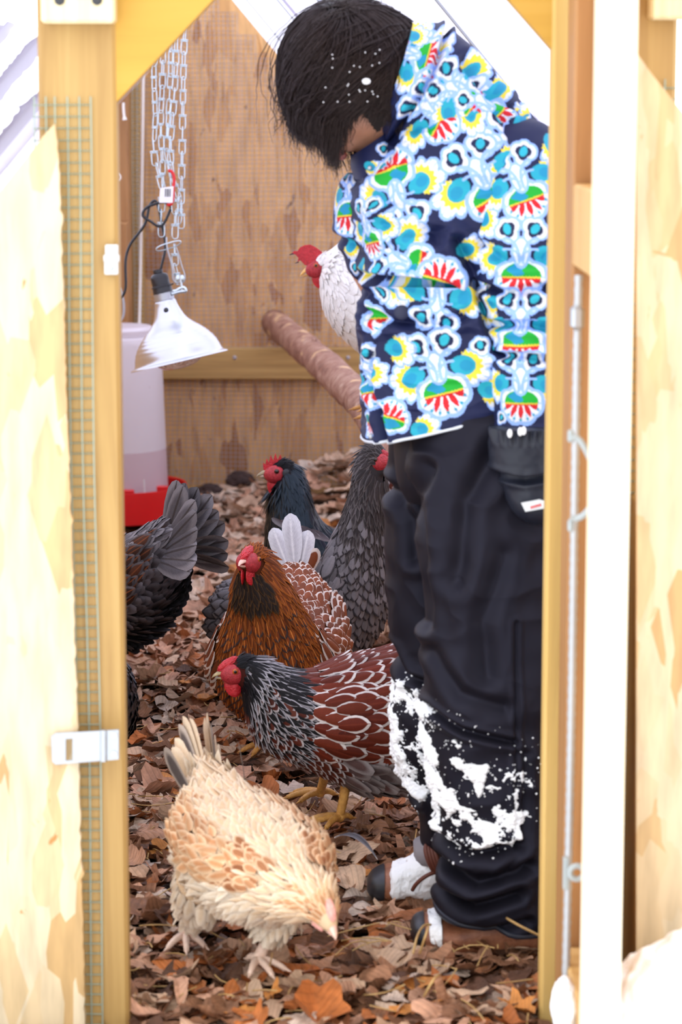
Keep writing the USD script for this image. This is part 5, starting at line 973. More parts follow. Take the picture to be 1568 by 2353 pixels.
# ---- jacket
rows = [(228, 985, 1190, .060, YC + .01, 0), (258, 935, 1218, .090, YC, 0), (300, 893, 1246, .115, YC, 0), (345, 868, 1268, .128, YC, 0), (385, 838, 1284, .135, YC, 0), (420, 812, 1294, .139, YC, 0), (470, 806, 1300, .141, YC, 0), (530, 808, 1304, .141, YC, 0), (590, 816, 1306, .142, YC, .02),
        (620, 824, 1306, .139, YC, .03), (642, 830, 1304, .128, YC, .05), (680, 824, 1306, .136, YC, .07), (740, 822, 1308, .140, YC, .11), (800, 832, 1306, .140, YC, .16), (850, 836, 1302, .139, YC, .20), (900, 834, 1300, .138, YC, .24), (940, 836, 1298, .137, YC, .26), (968, 838, 1296, .135, YC, .27)]
V, Fq, U, XP, YP = slices(rows, 430, 600); N = normals(V); face = np.clip(-N[..., 1] * 1.6, 0, 1)
pn = np.stack([V[..., 0] * 9, V[..., 1] * 9, V[..., 2] * 16], -1); fold = .012 * (fbm(pn, 3, 5) - .5) + .006 * (.5 - np.abs(fbm(pn * [1.2, 1, 2.2], 3, 8) - .5) * 4)
for ln, dp, wd_ in (([(822, 628), (930, 632), (1076, 640)], .020, 9), ([(838, 655), (846, 720), (860, 800), (852, 862), (880, 930), (893, 1010)], .020, 8), ([(1040, 540), (1075, 610), (1100, 690), (1132, 770)], .014, 12), ([(940, 240), (905, 320), (885, 370), (850, 392)], .008, 9),
                    ([(880, 505), (950, 530), (1010, 520)], .008, 14), ([(835, 700), (900, 722), (1000, 730), (1070, 700)], .009, 10), ([(860, 450), (930, 490), (1000, 540)], .008, 14), ([(1120, 200), (1180, 330), (1190, 420)], .007, 16), ([(940, 235), (1010, 262), (1100, 240)], .009, 10)):
    fold += crease(XP, YP, ln, dp, wd_) * face
V = V + N * fold[..., None]
SP_ = [(1035, 190, 165, .78, "f"), (985, 262, 52, .80, "m"), (1178, 330, 60, .95, "m"), (1100, 408, 30, 1.0, "m"), (905, 425, 200, .95, "m"), (1255, 470, 10, .9, "m"), (925, 590, 75, .85, "m"), (1000, 655, 168, .85, "m"), (850, 520, 10, .7, "m"), (1000, 838, 15, .98, "m"), (858, 720, 10, .75, "f"), (905, 782, 80, .85, "p"), (850, 860, 20, .75, "m"), (905, 935, 160, .72, "f"),
       (962, 958, 100, .75, "p"), (1110, 690, 60, .8, "p"), (1110, 870, 70, .8, "p"), (1060, 560, 100, .7, "p"), (1090, 770, 20, .7, "e"), (880, 660, 20, .75, "e"), (1130, 610, 20, .7, "f"), (1070, 265, 30, .7, "p"), (835, 610, 10, .7, "p"), (845, 960, 0, .6, "f"), (1190, 230, 30, .7, "e")]
j = part(ck, "jacket", (V.reshape(-1, 3), Fq), M["print"], True, prim_cols=printed(U, YP, XP, SP_), label="navy jacket printed with white, blue, yellow, green and red flowers")
hem = V[-1]; part(j, "hem_piping", tube(np.vstack([hem, hem[:1]])[::6], .0022, 6), M["piping"], True)
i_ = int(np.argmin(np.abs(YP[:, 300] - 690))); jx = int(np.argmin(np.abs(XP[i_, 200:400] - 922))) + 200
part(j, "snap_button", sphere(V[i_, jx] - [0, .002, 0], (.0095, .004, .0095), 3), M["navy"], True)
for (sx, sy) in ((853, 1000), (858, 640)):
    w_ = at(sx, sy, YC - .05); part(j, "metal_snap", sphere([w_[0], YC - .062, w_[2]], (.004, .003, .004), 2), M["steel"], True)
# sleeves
rows = [(268, 1150, 1215, .010, YC - .035, 0), (282, 1125, 1250, .036, YC - .045, 0), (305, 1112, 1275, .050, YC - .055, 0), (360, 1106, 1300, .058, YC - .075, 0), (440, 1100, 1312, .062, YC - .095, 0), (530, 1092, 1318, .063, YC - .11, 0), (610, 1090, 1316, .062, YC - .115, 0), (650, 1100, 1312, .059, YC - .115, 0), (700, 1112, 1310, .062, YC - .115, 0), (730, 1128, 1306, .057, YC - .115, 0),
        (775, 1128, 1304, .061, YC - .115, 0), (805, 1136, 1300, .056, YC - .115, 0), (850, 1126, 1300, .059, YC - .115, 0), (905, 1126, 1298, .056, YC - .115, 0), (950, 1122, 1296, .056, YC - .115, -.02), (984, 1117, 1294, .056, YC - .115, -.03)]
V, Fq, U, XP, YP = slices(rows, 420, 300); N = normals(V); pn = V * [10, 10, 22]; fold = .009 * (fbm(pn, 3, 15) - .5)
for ln, dp, wd_ in (([(1100, 655), (1160, 668), (1260, 650)], .010, 9), ([(1128, 742), (1200, 736), (1290, 752)], .010, 9), ([(1134, 812), (1190, 806), (1280, 822)], .009, 8), ([(1100, 560), (1160, 600), (1240, 590)], .007, 11), ([(1126, 985), (1260, 982)], .006, 5)):
    fold += crease(XP, YP, ln, dp, wd_)
V = V + N * fold[..., None]
SP_ = [(1190, 420, 20, .9, "m"), (1260, 330, 20, .8, "p"), (1110, 500, 60, .8, "p"), (1190, 590, 0, .92, "m"), (1190, 745, 0, .88, "m"), (1190, 880, 0, .86, "m"), (1130, 690, 300, .6, "p"), (1290, 660, 0, .8, "p"), (1145, 950, 330, .5, "e"), (1128, 800, 300, .5, "p")]
sl = part(ck, "sleeve", (V.reshape(-1, 3), Fq), M["print"], True, prim_cols=printed(U, YP, XP, SP_))
part(sl, "cuff_edge", tube(np.vstack([V[-1], V[-1][:1]])[::5], .0022, 6), M["navy"], True)
rows = [(398, 800, 880, .030, YC + .02, 0), (415, 782, 900, .045, YC + .02, 0), (450, 771, 905, .056, YC + .02, 0), (500, 767, 900, .058, YC + .02, 0), (545, 774, 900, .056, YC + .02, 0), (590, 788, 900, .052, YC + .02, 0), (622, 800, 890, .045, YC + .02, 0), (640, 818, 880, .028, YC + .02, 0)]
V, Fq, U, XP, YP = slices(rows, 200, 200); N = normals(V); V = V + N * (.008 * (fbm(V * 22, 3, 25) - .5) + crease(XP, YP, [(770, 545), (830, 560)], .006, 9))[..., None]
part(ck, "sleeve", closed(V, Fq), M["print"], True, prim_cols=np.vstack([printed(U, YP, XP, [(800, 455, 0, .75, "m"), (800, 490, 5, .85, "f"), (805, 560, 30, .6, "p"), (815, 610, 0, .6, "e")]), NAVY[None].repeat(2, 0)]))
# hood lying up behind the head, and the collar
def bag(rings, S, T, power=2.4):
    r = np.array(rings, float); f = PchipInterpolator(np.arange(len(r)), r); q = f(np.linspace(0, len(r) - 1, S)); th = np.linspace(-np.pi, np.pi, T, endpoint=False); e = 2 / power
    cs = np.sign(np.cos(th)) * np.abs(np.cos(th)) ** e; sn = np.sign(np.sin(th)) * np.abs(np.sin(th)) ** e; V = np.zeros((S, T, 3)); U = np.zeros((S, T)); XP = np.zeros((S, T)); YP = np.zeros((S, T))
    for i in range(S):
        x0, y0, x1, y1, w, Yc = q[i]; A_, B_ = at(x0, y0, Yc), at(x1, y1, Yc); c, v = (A_ + B_) / 2, (A_ - B_) / 2; V[i] = c + sn[:, None] * v - cs[:, None] * w * np.array([0, 1.0, 0])
        XP[i] = (x0 + x1) / 2 + sn * (x0 - x1) / 2; YP[i] = (y0 + y1) / 2 + sn * (y0 - y1) / 2
    return V, grid_faces(S, T), XP, YP
V, Fq, XP, YP = bag([(948, 52, 872, 312, .088, YC), (968, 50, 885, 325, .100, YC), (1000, 54, 905, 335, .108, YC), (1040, 74, 930, 345, .112, YC), (1090, 112, 965, 352, .110, YC), (1140, 165, 1000, 365, .104, YC), (1190, 225, 1045, 380, .092, YC), (1225, 275, 1090, 390, .06, YC)], 300, 420)
N = normals(V); V = V + N * (.010 * (fbm(V * 14, 3, 45) - .5) + crease(XP, YP, [(1028, 62), (985, 180), (915, 290), (880, 372)], .012, 6) + crease(XP, YP, [(1060, 150), (1120, 220), (1180, 240)], .010, 12))[..., None]
hd = part(ck, "hood", (V.reshape(-1, 3), Fq), M["print"], True, prim_cols=printed(XP, YP, XP, [(958, 130, 205, .72, "m"), (1086, 128, 75, .72, "m"), (1000, 205, 160, .88, "f"), (985, 262, 52, .80, "m"), (1120, 195, 30, .6, "p"), (905, 290, 20, .6, "f"), (1178, 330, 60, .8, "m"), (1105, 215, 60, .8, "m"), (1060, 85, 90, .55, "p"), (1160, 245, 50, .7, "m")]))
inn = bag([(946, 58, 876, 308, .085, YC), (975, 66, 905, 300, .085, YC), (1000, 90, 930, 290, .07, YC)], 12, 60); part(hd, "hood_lining", closed(inn[0], inn[1]), M["navy"], True)
V, Fq, XP, YP = bag([(905, 292, 806, 358, .060, YC), (908, 325, 806, 382, .070, YC), (915, 360, 812, 402, .078, YC), (930, 390, 815, 412, .085, YC)], 80, 220)
part(ck, "collar", (V.reshape(-1, 3), Fq), M["print"], True, prim_cols=printed(XP, YP, XP, [(850, 380, 60, .45, "p"), (880, 340, 0, .5, "e"), (890, 385, 30, .5, "f")]))
part(ck, "zip_tab", sphere(at(850, 386, YC - .080), (.0028, .002, .0028), 2), M["steel"], True)
# ---- snow pants: hips and two legs as one cloth
def leg_rows(near):
    if near: return [(900, 935, 1290, .085, YC - .045, 0), (1000, 942, 1300, .092, YC - .055, 0), (1100, 946, 1300, .095, YC - .07, 0), (1200, 950, 1300, .094, YC - .08, 0), (1350, 962, 1296, .091, YC - .085, 0), (1500, 970, 1290, .088, YC - .088, 0), (1600, 968, 1286, .088, YC - .09, 0), (1680, 974, 1284, .089, YC - .09, 0), (1760, 982, 1282, .088, YC - .09, 0),
              (1850, 996, 1280, .086, YC - .09, 0), (1915, 1006, 1280, .086, YC - .09, 0), (1965, 1020, 1278, .084, YC - .09, 0), (2000, 1010, 1280, .088, YC - .09, -.06), (2034, 1010, 1274, .086, YC - .09, -.16), (2058, 1016, 1262, .082, YC - .09, -.24)]
    return [(900, 905, 1200, .085, YC + .04, 0), (1000, 902, 1190, .088, YC + .05, 0), (1100, 900, 1180, .088, YC + .065, 0), (1180, 890, 1160, .086, YC + .075, 0), (1280, 884, 1150, .085, YC + .085, 0), (1400, 890, 1142, .083, YC + .09, 0), (1500, 906, 1136, .080, YC + .09, 0), (1570, 912, 1130, .080, YC + .09, 0), (1640, 904, 1126, .082, YC + .09, 0), (1700, 906, 1124, .080, YC + .09, 0),
            (1760, 924, 1122, .077, YC + .09, 0), (1820, 944, 1122, .074, YC + .09, 0), (1880, 962, 1122, .074, YC + .09, 0), (1935, 976, 1120, .074, YC + .09, 0)]
pv = []; CR = {True: [([(985, 1060), (950, 1140), (968, 1240), (976, 1420)], .010, 14), ([(1130, 1010), (1060, 1130), (1045, 1300)], .009, 22), ([(980, 1610), (1060, 1645), (1170, 1668)], .008, 7), ([(1175, 1400), (1178, 1700), (1176, 1900)], .004, 5), ([(1000, 1905), (1060, 1925), (1180, 1900)], .010, 10), ([(1010, 1960), (1090, 1985), (1200, 1950)], .012, 12),
                     ([(1020, 2030), (1080, 2040), (1180, 2010)], .013, 11), ([(1030, 2090), (1110, 2100), (1200, 2075)], .010, 10), ([(1150, 1250), (1100, 1400), (1110, 1520)], .007, 22), ([(990, 1480), (1050, 1560), (1150, 1590)], .007, 16), ([(1150, 1950), (1195, 1900), (1200, 1700)], .005, 10)],
           False: [([(905, 1120), (940, 1180), (950, 1260)], .010, 14), ([(900, 1480), (930, 1535), (980, 1545)], .010, 9), ([(920, 1790), (960, 1815)], .010, 9), ([(930, 1020), (925, 1120)], .008, 16)]}
legs = {}
for near in (True, False):
    V, Fq, U, XP, YP = slices(leg_rows(near), 330 if near else 260, 200, 1.2, 2.2); N = normals(V); pn = V * [11, 11, 9]; fold = .012 * (fbm(pn, 3, 33 + near) - .5) + .005 * (.5 - 4 * np.abs(fbm(pn * [1.5, 1, 2.0], 2, 40) - .5))
    low = np.clip((YP - 1850) / 120, 0, 1); fold += low * .009 * (noise(V * [14, 14, 38], 6) - .5) * 2
    for ln, dp, wd_ in CR[near]: fold += crease(XP, YP, ln, dp, wd_)
    V = V + N * fold[..., None]; legs[near] = (V, N, XP, YP, Fq); pv.append(closed(V, Fq))
V, Fq, *_ = slices([(900, 905, 1292, .10, YC, 0), (960, 902, 1298, .118, YC, 0), (1030, 905, 1300, .118, YC, 0), (1100, 912, 1296, .10, YC, 0), (1150, 935, 1270, .06, YC, 0)], 80, 160); pv.append(closed(V, Fq))
def man(m): return manifold3d.Manifold(manifold3d.Mesh(m[0].astype(np.float32), m[1][:, ::-1].astype(np.uint32)))
try:
    ps = [man(m) for m in pv]; ps = [q if q.volume() > 0 else man((m[0], m[1][:, ::-1])) for q, m in zip(ps, pv)]
    pm = meshkit.arrays(manifold3d.Manifold.batch_boolean(ps, manifold3d.OpType.Add))[:2]; assert len(pm[0]) > 1000
except Exception as ex: print("pants union", ex); pm = cat(pv)
pt_ = part(ck, "snow_pants", pm, M["pants"], True, label="black snow pants with snow caked on the knees")
V = legs[True][0]; part(pt_, "cuff", tube(np.vstack([V[-1], V[-1][:1]])[::4], .004, 6), M["mitt"], True)
# snow caked on the knees: raised crumbs where the noise says so along the soiled bands
def caked(near, bands, seed, label=None):
    V, N, XP, YP, Fq = legs[near]; x, y = XP.ravel(), YP.ravel(); P_ = shapely.points(x, y); m = np.full(len(x), -9.0)
    for ln, wd_, amt in bands: m = np.maximum(m, amt - (shapely.distance(P_, LineString(ln) if len(ln) < 4 or ln[0] != ln[-1] else Polygon(ln)) / wd_) ** 2)
    v = V.reshape(-1, 3); nz = .55 * noise(v * 75, seed) + .35 * noise(v * 170, seed + 1) + .25 * noise(v * 420, seed + 2); h = m - .14 + 2.3 * (nz - .60)
    fr = (N[..., 1].ravel() < .25); on = (h > 0) & fr; fm = on[Fq].any(1); f = Fq[fm]; used = np.unique(f); rm = -np.ones(len(v), int); rm[used] = np.arange(len(used))
    Rc = np.random.default_rng(seed + 9); cand = np.nonzero((m > -2.2) & fr)[0]; pick = Rc.choice(cand, 260 if near else 110, replace=False); cr = [sphere(v[i] + N.reshape(-1, 3)[i] * .0004, Rc.uniform(.0003, .0010) * Rc.uniform(.6, 1.5, 3) * (1 + 1.2 * (Rc.random() < .08)), 1) for i in pick]
    part(pt_, "snow_crumbs", cat(cr), M["snow"], True, kind="stuff")
    hh = np.where(on, np.clip(h, 0, .8) * .0065 + .0006, -.0012); vv = v + N.reshape(-1, 3) * hh[:, None]; part(pt_, "caked_snow", (vv[used], rm[f]), M["snow"], True, kind="stuff", label=label)
# finer copies of the leg surfaces carry the snow
def fine(near):
    V, N, XP, YP, Fq = legs[near]; k = 3
    from scipy.ndimage import zoom as zm
    i0 = int(np.argmin(np.abs(YP[:, 100] - 1525))); i1 = int(np.argmin(np.abs(YP[:, 100] - (1950)))); sl_ = slice(i0, i1); cols = slice(30, 170)
    f = lambda A: zm(A[sl_, cols], (k, k) + (1,) * (A.ndim - 2), order=1)
    V2, N2, X2, Y2 = f(V), nrm(f(N)), f(XP), f(YP); legs[near] = (V2, N2, X2, Y2, grid_faces(V2.shape[0], V2.shape[1], False))
fine(True); fine(False)
caked(True, [([(978, 1620), (984, 1690), (992, 1740)], 24, .42), ([(985, 1770), (1010, 1790), (1040, 1830), (1085, 1850), (1120, 1865), (1176, 1838)], 34, .62), ([(1176, 1770), (1178, 1880)], 10, .55), ([(1066, 1722), (1110, 1722), (1094, 1788), (1066, 1722)], 6, .9), ([(985, 1780), (1005, 1880), (1050, 1905), (1110, 1890), (1160, 1885)], 26, .30), ([(990, 1700), (1170, 1760)], 80, -.02), ([(1130, 1825), (1140, 1832)], 16, .5)], 51, "white snow caked on the near knee")
caked(False, [([(925, 1560), (915, 1600), (950, 1570)], 26, .35), ([(908, 1640), (915, 1700), (935, 1770), (965, 1795)], 24, .60), ([(955, 1640), (965, 1700), (975, 1760)], 18, .18), ([(930, 1580), (960, 1780)], 60, .0)], 61)
# ---- mitten
rows = [(978, 1122, 1288, .050, YC - .155, 0), (995, 1120, 1286, .052, YC - .155, 0), (1015, 1118, 1288, .055, YC - .155, 0), (1050, 1122, 1288, .055, YC - .155, 0), (1078, 1134, 1284, .050, YC - .155, 0), (1095, 1150, 1282, .045, YC - .155, 0), (1125, 1156, 1284, .047, YC - .155, 0), (1155, 1166, 1282, .045, YC - .155, 0), (1180, 1184, 1274, .038, YC - .155, 0), (1196, 1206, 1262, .026, YC - .155, 0), (1203, 1222, 1250, .010, YC - .155, 0)]
V, Fq, U, XP, YP = slices(rows, 140, 120, 1.1); N = normals(V); V = V + N * (.007 * (fbm(V * 28, 3, 71) - .5) + crease(XP, YP, [(1130, 1082), (1200, 1092), (1280, 1080)], .008, 7) + .0035 * np.sin(XP * .33) * np.clip(1 - (YP - 985) / 35, 0, 1))[..., None]
mt = part(ck, "mitten", closed(V, Fq), M["mitt"], True, label="black padded mitten")
part(mt, "thumb", tube(curve([at(1250, 1085, YC - .14), at(1290, 1120, YC - .14), at(1296, 1160, YC - .14)], 20), np.r_[np.linspace(.024, .022, 15), [.020, .017, .013, .008, .002]], 14), M["mitt"], True)
lb = [at(x, y, YC - .2055) for x, y in ((1198, 1156), (1240, 1148), (1254, 1152), (1254, 1168), (1208, 1176))]; part(mt, "label_patch", hull(np.vstack([np.array(lb), np.array(lb) + [0, .004, 0]])), M["white_paint"], False, label="small white label patch")
for k in range(5):
    a_ = at(1222 + k * 5, 1166 - k * 1.4, YC - .2062); part(mt, "label_mark", bevbox(a_ - [.0009, .0003, .0016], a_ + [.0009, .0003, .0016], .0002), M["red_plastic"])
for q in ((1172, 996), (1196, 992), (1204, 990)): part(mt, "snow_crumb", sphere(at(*q, YC - .210), (.0032, .003, .0055), 2), M["snow"], True)
# ---- boots
def boot(px, x0, y0, Y, toe_to, snow_rings, seed):
    rg = traced(px, x0, y0, Y); o = sit(x0, y0); o[1] = Y; o[2] = 0; o[0] = at(x0, y0, Y)[0]; z = at(x0, y0, Y)[2]; o[2] = z
    b = Body(rg[::-1], o, (-1, 0), 1.0, power=2.5, S=80, T=48); k0 = int(b.s_of(len(px) - 1 - toe_to) * 79)
    v, f = b.mesh(0.0); up = part(ck, "boot", (v, f), M["boot"], True, label="brown leather boot with a black rubber toe")
    Vt_ = b.G[k0:] + b.N[k0:] * .0022; S_ = len(Vt_); vv = Vt_.reshape(-1, 3); ff = grid_faces(S_, 48); part(up, "toe_cap", (np.vstack([vv, Vt_[-1].mean(0)[None]]), np.vstack([ff, np.stack([np.full(48, len(vv)), (S_ - 1) * 48 + np.arange(48), (S_ - 1) * 48 + (np.arange(48) + 1) % 48], 1)])), M["toe"], True)
    i0, i1 = (int(b.s_of(len(px) - 1 - r_) * 79) for r_ in snow_rings); i0, i1 = min(i0, i1), max(i0, i1); G, Nn = b.G[i0:i1], b.N[i0:i1]
    from scipy.ndimage import zoom as zm
    G2 = zm(np.concatenate([G, G[:, :1]], 1), (4, 4, 1), order=1); N2 = nrm(zm(np.concatenate([Nn, Nn[:, :1]], 1), (4, 4, 1), order=1)); tp = np.linspace(0, 1, len(G2))[:, None]; h = N2[..., 2] * .55 - N2[..., 1] * .50 - .16 + 1.5 * (fbm(G2 * 55, 4, seed) - .52) - .8 * np.clip(1 - np.minimum(tp, 1 - tp) / .10, 0, 1)
    h = np.asarray(h); on = h > 0; hh = np.where(on, np.clip(h, 0, .5) * .010 + .0008, -.002); Fq = grid_faces(G2.shape[0], G2.shape[1], False); fm = on.ravel()[Fq].any(1); part(up, "snow", ((G2 + N2 * hh[..., None]).reshape(-1, 3), Fq[fm]), M["snow"], True, kind="stuff")
    return up, b
bt, b_ = boot([((846, 2022), (846, 2040), .016), ((854, 2008), (853, 2050), .030), ((872, 1996), (870, 2060), .040), ((905, 1984), (903, 2066), .044), ((945, 1966), (945, 2068), .042), ((985, 1944), (985, 2070), .042), ((1030, 1905), (1030, 2072), .046), ((1080, 1890), (1080, 2072), .046), ((1112, 1900), (1112, 2066), .036)], 960, 2072, YC + .10, 2.3, (2.4, 5.6), 5)
for k in range(4):
    t_ = np.linspace(-2.0, 2.0, 30); i = int(b_.s_of(3.0 + .0 * k) * 79); c = at(990 + k * 6, 1985, YC + .09); part(bt, "lace", tube(curve([at(985 + 5 * k, 1938, YC + .058), at(980 + 7 * k, 1960, YC + .038), at(988 + 7 * k, 1985, YC + .036), at(1004 + 4 * k, 2006, YC + .044)], 16), .0035, 6), M["lace"], True)
part(bt, "lace", tube(curve([at(1000, 2004, YC + .040), at(975, 2016, YC + .036), at(955, 2034, YC + .040), at(948, 2046, YC + .044)], 16), .0028, 6), M["lace"], True)
part(bt, "liner", tube([at(1010, 1930, YC + .085), at(1012, 1975, YC + .085)], .036, 16), M["liner"], True)
boot([((946, 2128), (946, 2140), .016), ((951, 2112), (953, 2154), .030), ((966, 2104), (968, 2166), .042), ((992, 2102), (995, 2176), .046), ((1030, 2104), (1030, 2184), .046), ((1075, 2090), (1075, 2190), .046), ((1140, 2060), (1140, 2192), .048), ((1200, 2050), (1200, 2190), .046), ((1240, 2060), (1240, 2180), .036)], 1080, 2190, YC - .10, 2.2, (2.4, 3.6), 8)
# ================================================================== dry leaves, straw and scraps on the ground
def leaf_mat(name, cols, obj=False):
    n = {"rn": ("attribute", {"attribute": "rnd"}), "g": ("geometry", {}), "r": ("rgb_ramp", {"ramp": cols}), "uv": ("uvmap", {"attribute": "st"}), "nz": ("noise_texture", {"scale": 5.0, "detail": 4, "roughness": .6}),
         "wv": ("wave_texture", {"wave_type": "bands", "bands_direction": "diagonal", "scale": 2.6, "distortion": 2.0, "detail": 2}), "vr": ("map_range", {"from_min": .28, "from_max": .72, "to_min": .62, "to_max": 1.25}), "wr": ("map_range", {"from_min": 0, "from_max": .22, "to_min": .80, "to_max": 1.0, "clamp": True}),
         "m": ("math", {"math_type": "multiply"}), "h": ("hsv", {"hue": .5, "saturation": 1.0, "fac": 1.0}), "p": ("principled_bsdf", {"roughness": .62, "specular_ior_level": .28}), "t": ("translucent_bsdf", {}), "mx": ("mix_closure", {"fac": .10}),
         "b": ("bump", {"strength": .5, "distance": .001})}
    l = [("rn.fac", "r.fac"), ("g.position", "nz.vector"), ("uv.UV", "wv.vector"), ("nz.fac", "vr.value"), ("wv.fac", "wr.value"), ("vr.result", "m.value1"), ("wr.result", "m.value2"), ("m.value", "h.value"), ("r.color", "h.color"), ("h.color", "p.base_color"), ("h.color", "t.color"),
         ("wv.fac", "b.height"), ("b.normal", "p.normal"), ("p.BSDF", "mx.closure1"), ("t.BSDF", "mx.closure2")]
    n["nz"][1]["scale"] = 45.0
    return MAT(name, n, l, surface="mx.closure")
LC = {"pale tan": (.58, .39, .26), "grey-beige": (.54, .42, .34), "brown": (.24, .110, .056), "rust-brown": (.46, .145, .038), "pinkish tan": (.56, .31, .20), "dark brown": (.10, .045, .025), "orange": (.62, .25, .062)}
M["litter"] = leaf_mat("mixed_leaf_litter", [(0, (.06, .025, .013)), (.18, LC["brown"]), (.34, (.28, .125, .062)), (.42, LC["rust-brown"]), (.48, (.26, .12, .065)), (.66, (.44, .22, .125)), (.84, LC["pinkish tan"]), (.93, LC["pale tan"]), (1, LC["grey-beige"])])
M["litter_back"] = leaf_mat("pale_leaf_litter", [(0, (.10, .045, .025)), (.14, (.30, .15, .085)), (.26, LC["rust-brown"]), (.36, (.44, .22, .13)), (.55, LC["pinkish tan"]), (.8, LC["pale tan"]), (1, (.58, .46, .36))])
M["litter_pale"] = leaf_mat("very_pale_leaf_litter", [(0, LC["brown"]), (.06, (.42, .24, .15)), (.2, LC["pinkish tan"]), (.5, LC["pale tan"]), (1, (.66, .54, .43))])
for k, c in LC.items(): M["leaf_" + k] = leaf_mat("leaf_" + k.replace("-", "_").replace(" ", "_"), [(0, tuple(np.array(c) * .82)), (1, tuple(np.minimum(np.array(c) * 1.15, .8)))], True)
NA = 22
def leaf_templates(n, seed):
    """Outlines of broad dry leaves with lobes and torn teeth: (angles, radius) rows, tip along +x."""
    R = np.random.default_rng(seed); a = np.linspace(-np.pi, np.pi, NA, endpoint=False); out = []
    for k in range(n):
        kind = k % 3; base = .62 + .38 * np.cos(a / 2) ** 2 if kind == 0 else .58 + .30 * np.cos(a) ** 2
        lob = (.20 * np.cos(5 * a) if kind == 1 else .10 * np.cos(3 * a)) * (np.abs(a) < 2.6); r = base + lob + R.normal(0, .055, NA) - .30 * (np.abs(np.abs(a) - np.pi) < .35); asp = R.uniform(.55, .95)
        out.append(np.stack([r * np.cos(a), asp * r * np.sin(a)], 1))
    return np.array(out)
LT = leaf_templates(24, 3); RINGS = np.array([.0, .45, .80, 1.0])
def leaves(pos, size, yaw, tiltx, tilty, curl, tmpl, seed, fold=None):
    """Curled leaf blades as one mesh (each blade an island)."""
    n = len(pos); R = np.random.default_rng(seed); o = LT[tmpl]                             # n, NA, 2
    loc = o[:, None] * RINGS[1:, None][None, :, None, 0:1]; loc = np.concatenate([np.zeros((n, 1, 2)), loc.reshape(n, -1, 2)], 1)   # n, 1+3NA, 2
    x, y = loc[..., 0], loc[..., 1]; c1 = curl[:, None]; c2 = R.normal(0, .35, n)[:, None]; f3 = np.abs(R.normal(0, .35, n))[:, None]
    z = c1 * (x * x * .55 + y * y * .55) + c2 * x * y * .8 + f3 * np.abs(y) * .9 + .06 * np.sin(5 * x + R.uniform(0, 6, n)[:, None]) + .05 * np.sin(7 * y + R.uniform(0, 6, n)[:, None]) + R.normal(0, .022, x.shape)
    P = np.stack([x, y, z], -1) * size[:, None, None]
    cy, sy, cx, sx, ct, st = np.cos(yaw), np.sin(yaw), np.cos(tiltx), np.sin(tiltx), np.cos(tilty), np.sin(tilty)
    X = np.stack([P[..., 0], P[..., 1] * cx[:, None] - P[..., 2] * sx[:, None], P[..., 1] * sx[:, None] + P[..., 2] * cx[:, None]], -1)
    X = np.stack([X[..., 0] * ct[:, None] + X[..., 2] * st[:, None], X[..., 1], -X[..., 0] * st[:, None] + X[..., 2] * ct[:, None]], -1)
    X = np.stack([X[..., 0] * cy[:, None] - X[..., 1] * sy[:, None], X[..., 0] * sy[:, None] + X[..., 1] * cy[:, None], X[..., 2]], -1); X += pos[:, None]
    j = np.arange(NA); j2 = (j + 1) % NA; f = [np.stack([np.zeros(NA, int), 1 + j, 1 + j2], 1)]
    for r in range(2): a0, b0 = 1 + r * NA, 1 + (r + 1) * NA; f += [np.stack([a0 + j, b0 + j, b0 + j2], 1), np.stack([a0 + j, b0 + j2, a0 + j2], 1)]
    f = np.vstack(f); k = 1 + 3 * NA; return X, f, np.stack([x, y], -1)
def heap_z(x, y):
    g_ = lambda cx, cy, r, h: h * np.exp(-((x - cx) ** 2 + (y - cy) ** 2) / r ** 2)
    q, q2 = ground(800, 1130), ground(860, 1180); return floor_z(x, y) - .034 + g_(q[0], q[1] - .1, .16, .085) + g_(-.2, 7.1, .15, .03) + g_(.25, 7.0, .3, .06)
def scatter(n, y0, y1, x0, x1, seed, size, lift, mat, name, label, tiltsd=.24):
    R = np.random.default_rng(seed); y = R.uniform(y0, y1, n); x = R.uniform(x0, x1, n); kp = (y > 2.96) | ((x > -.245) & (x < .232)); x, y = x[kp], y[kp]; n = len(x); sz = R.uniform(*size, n) * (1 + .25 * R.random(n)); z = heap_z(x, y) + R.uniform(0, lift, n)
    X, f, uv = leaves(np.stack([x, y, z], 1), sz, R.uniform(0, 6.28, n), R.normal(0, tiltsd, n), R.normal(0, tiltsd, n), R.normal(.15, .40, n), R.integers(0, len(LT), n), seed + 1)
    k = X.shape[1]; low = X[..., 2].min(1) - (heap_z(x, y) - .012); X[..., 2] -= np.minimum(low, 0)[:, None]
    solo(name, (X.reshape(-1, 3), (f[None] + (np.arange(n) * k)[:, None, None]).reshape(-1, 3)), mat, label, "leaves", kind="stuff", smooth=True, uv=uv.reshape(-1, 2), loc=(0, y0, 0), extra=np.repeat(R.random(n), k))
scatter(3600, 2.70, 3.9, -.62, .62, 101, (.018, .036), .016, M["litter"], "leaf_litter", "brown dry leaf litter covering the front of the coop floor")
scatter(3000, 3.8, 5.3, -.72, .57, 102, (.020, .038), .016, M["litter_back"], "leaf_litter", "mixed dry leaf litter under the hens in the middle of the floor")
scatter(2400, 5.0, 7.12, -.74, .54, 103, (.026, .050), .018, M["litter_pale"], "leaf_litter", "pale dry leaf litter along the back wall", .20)
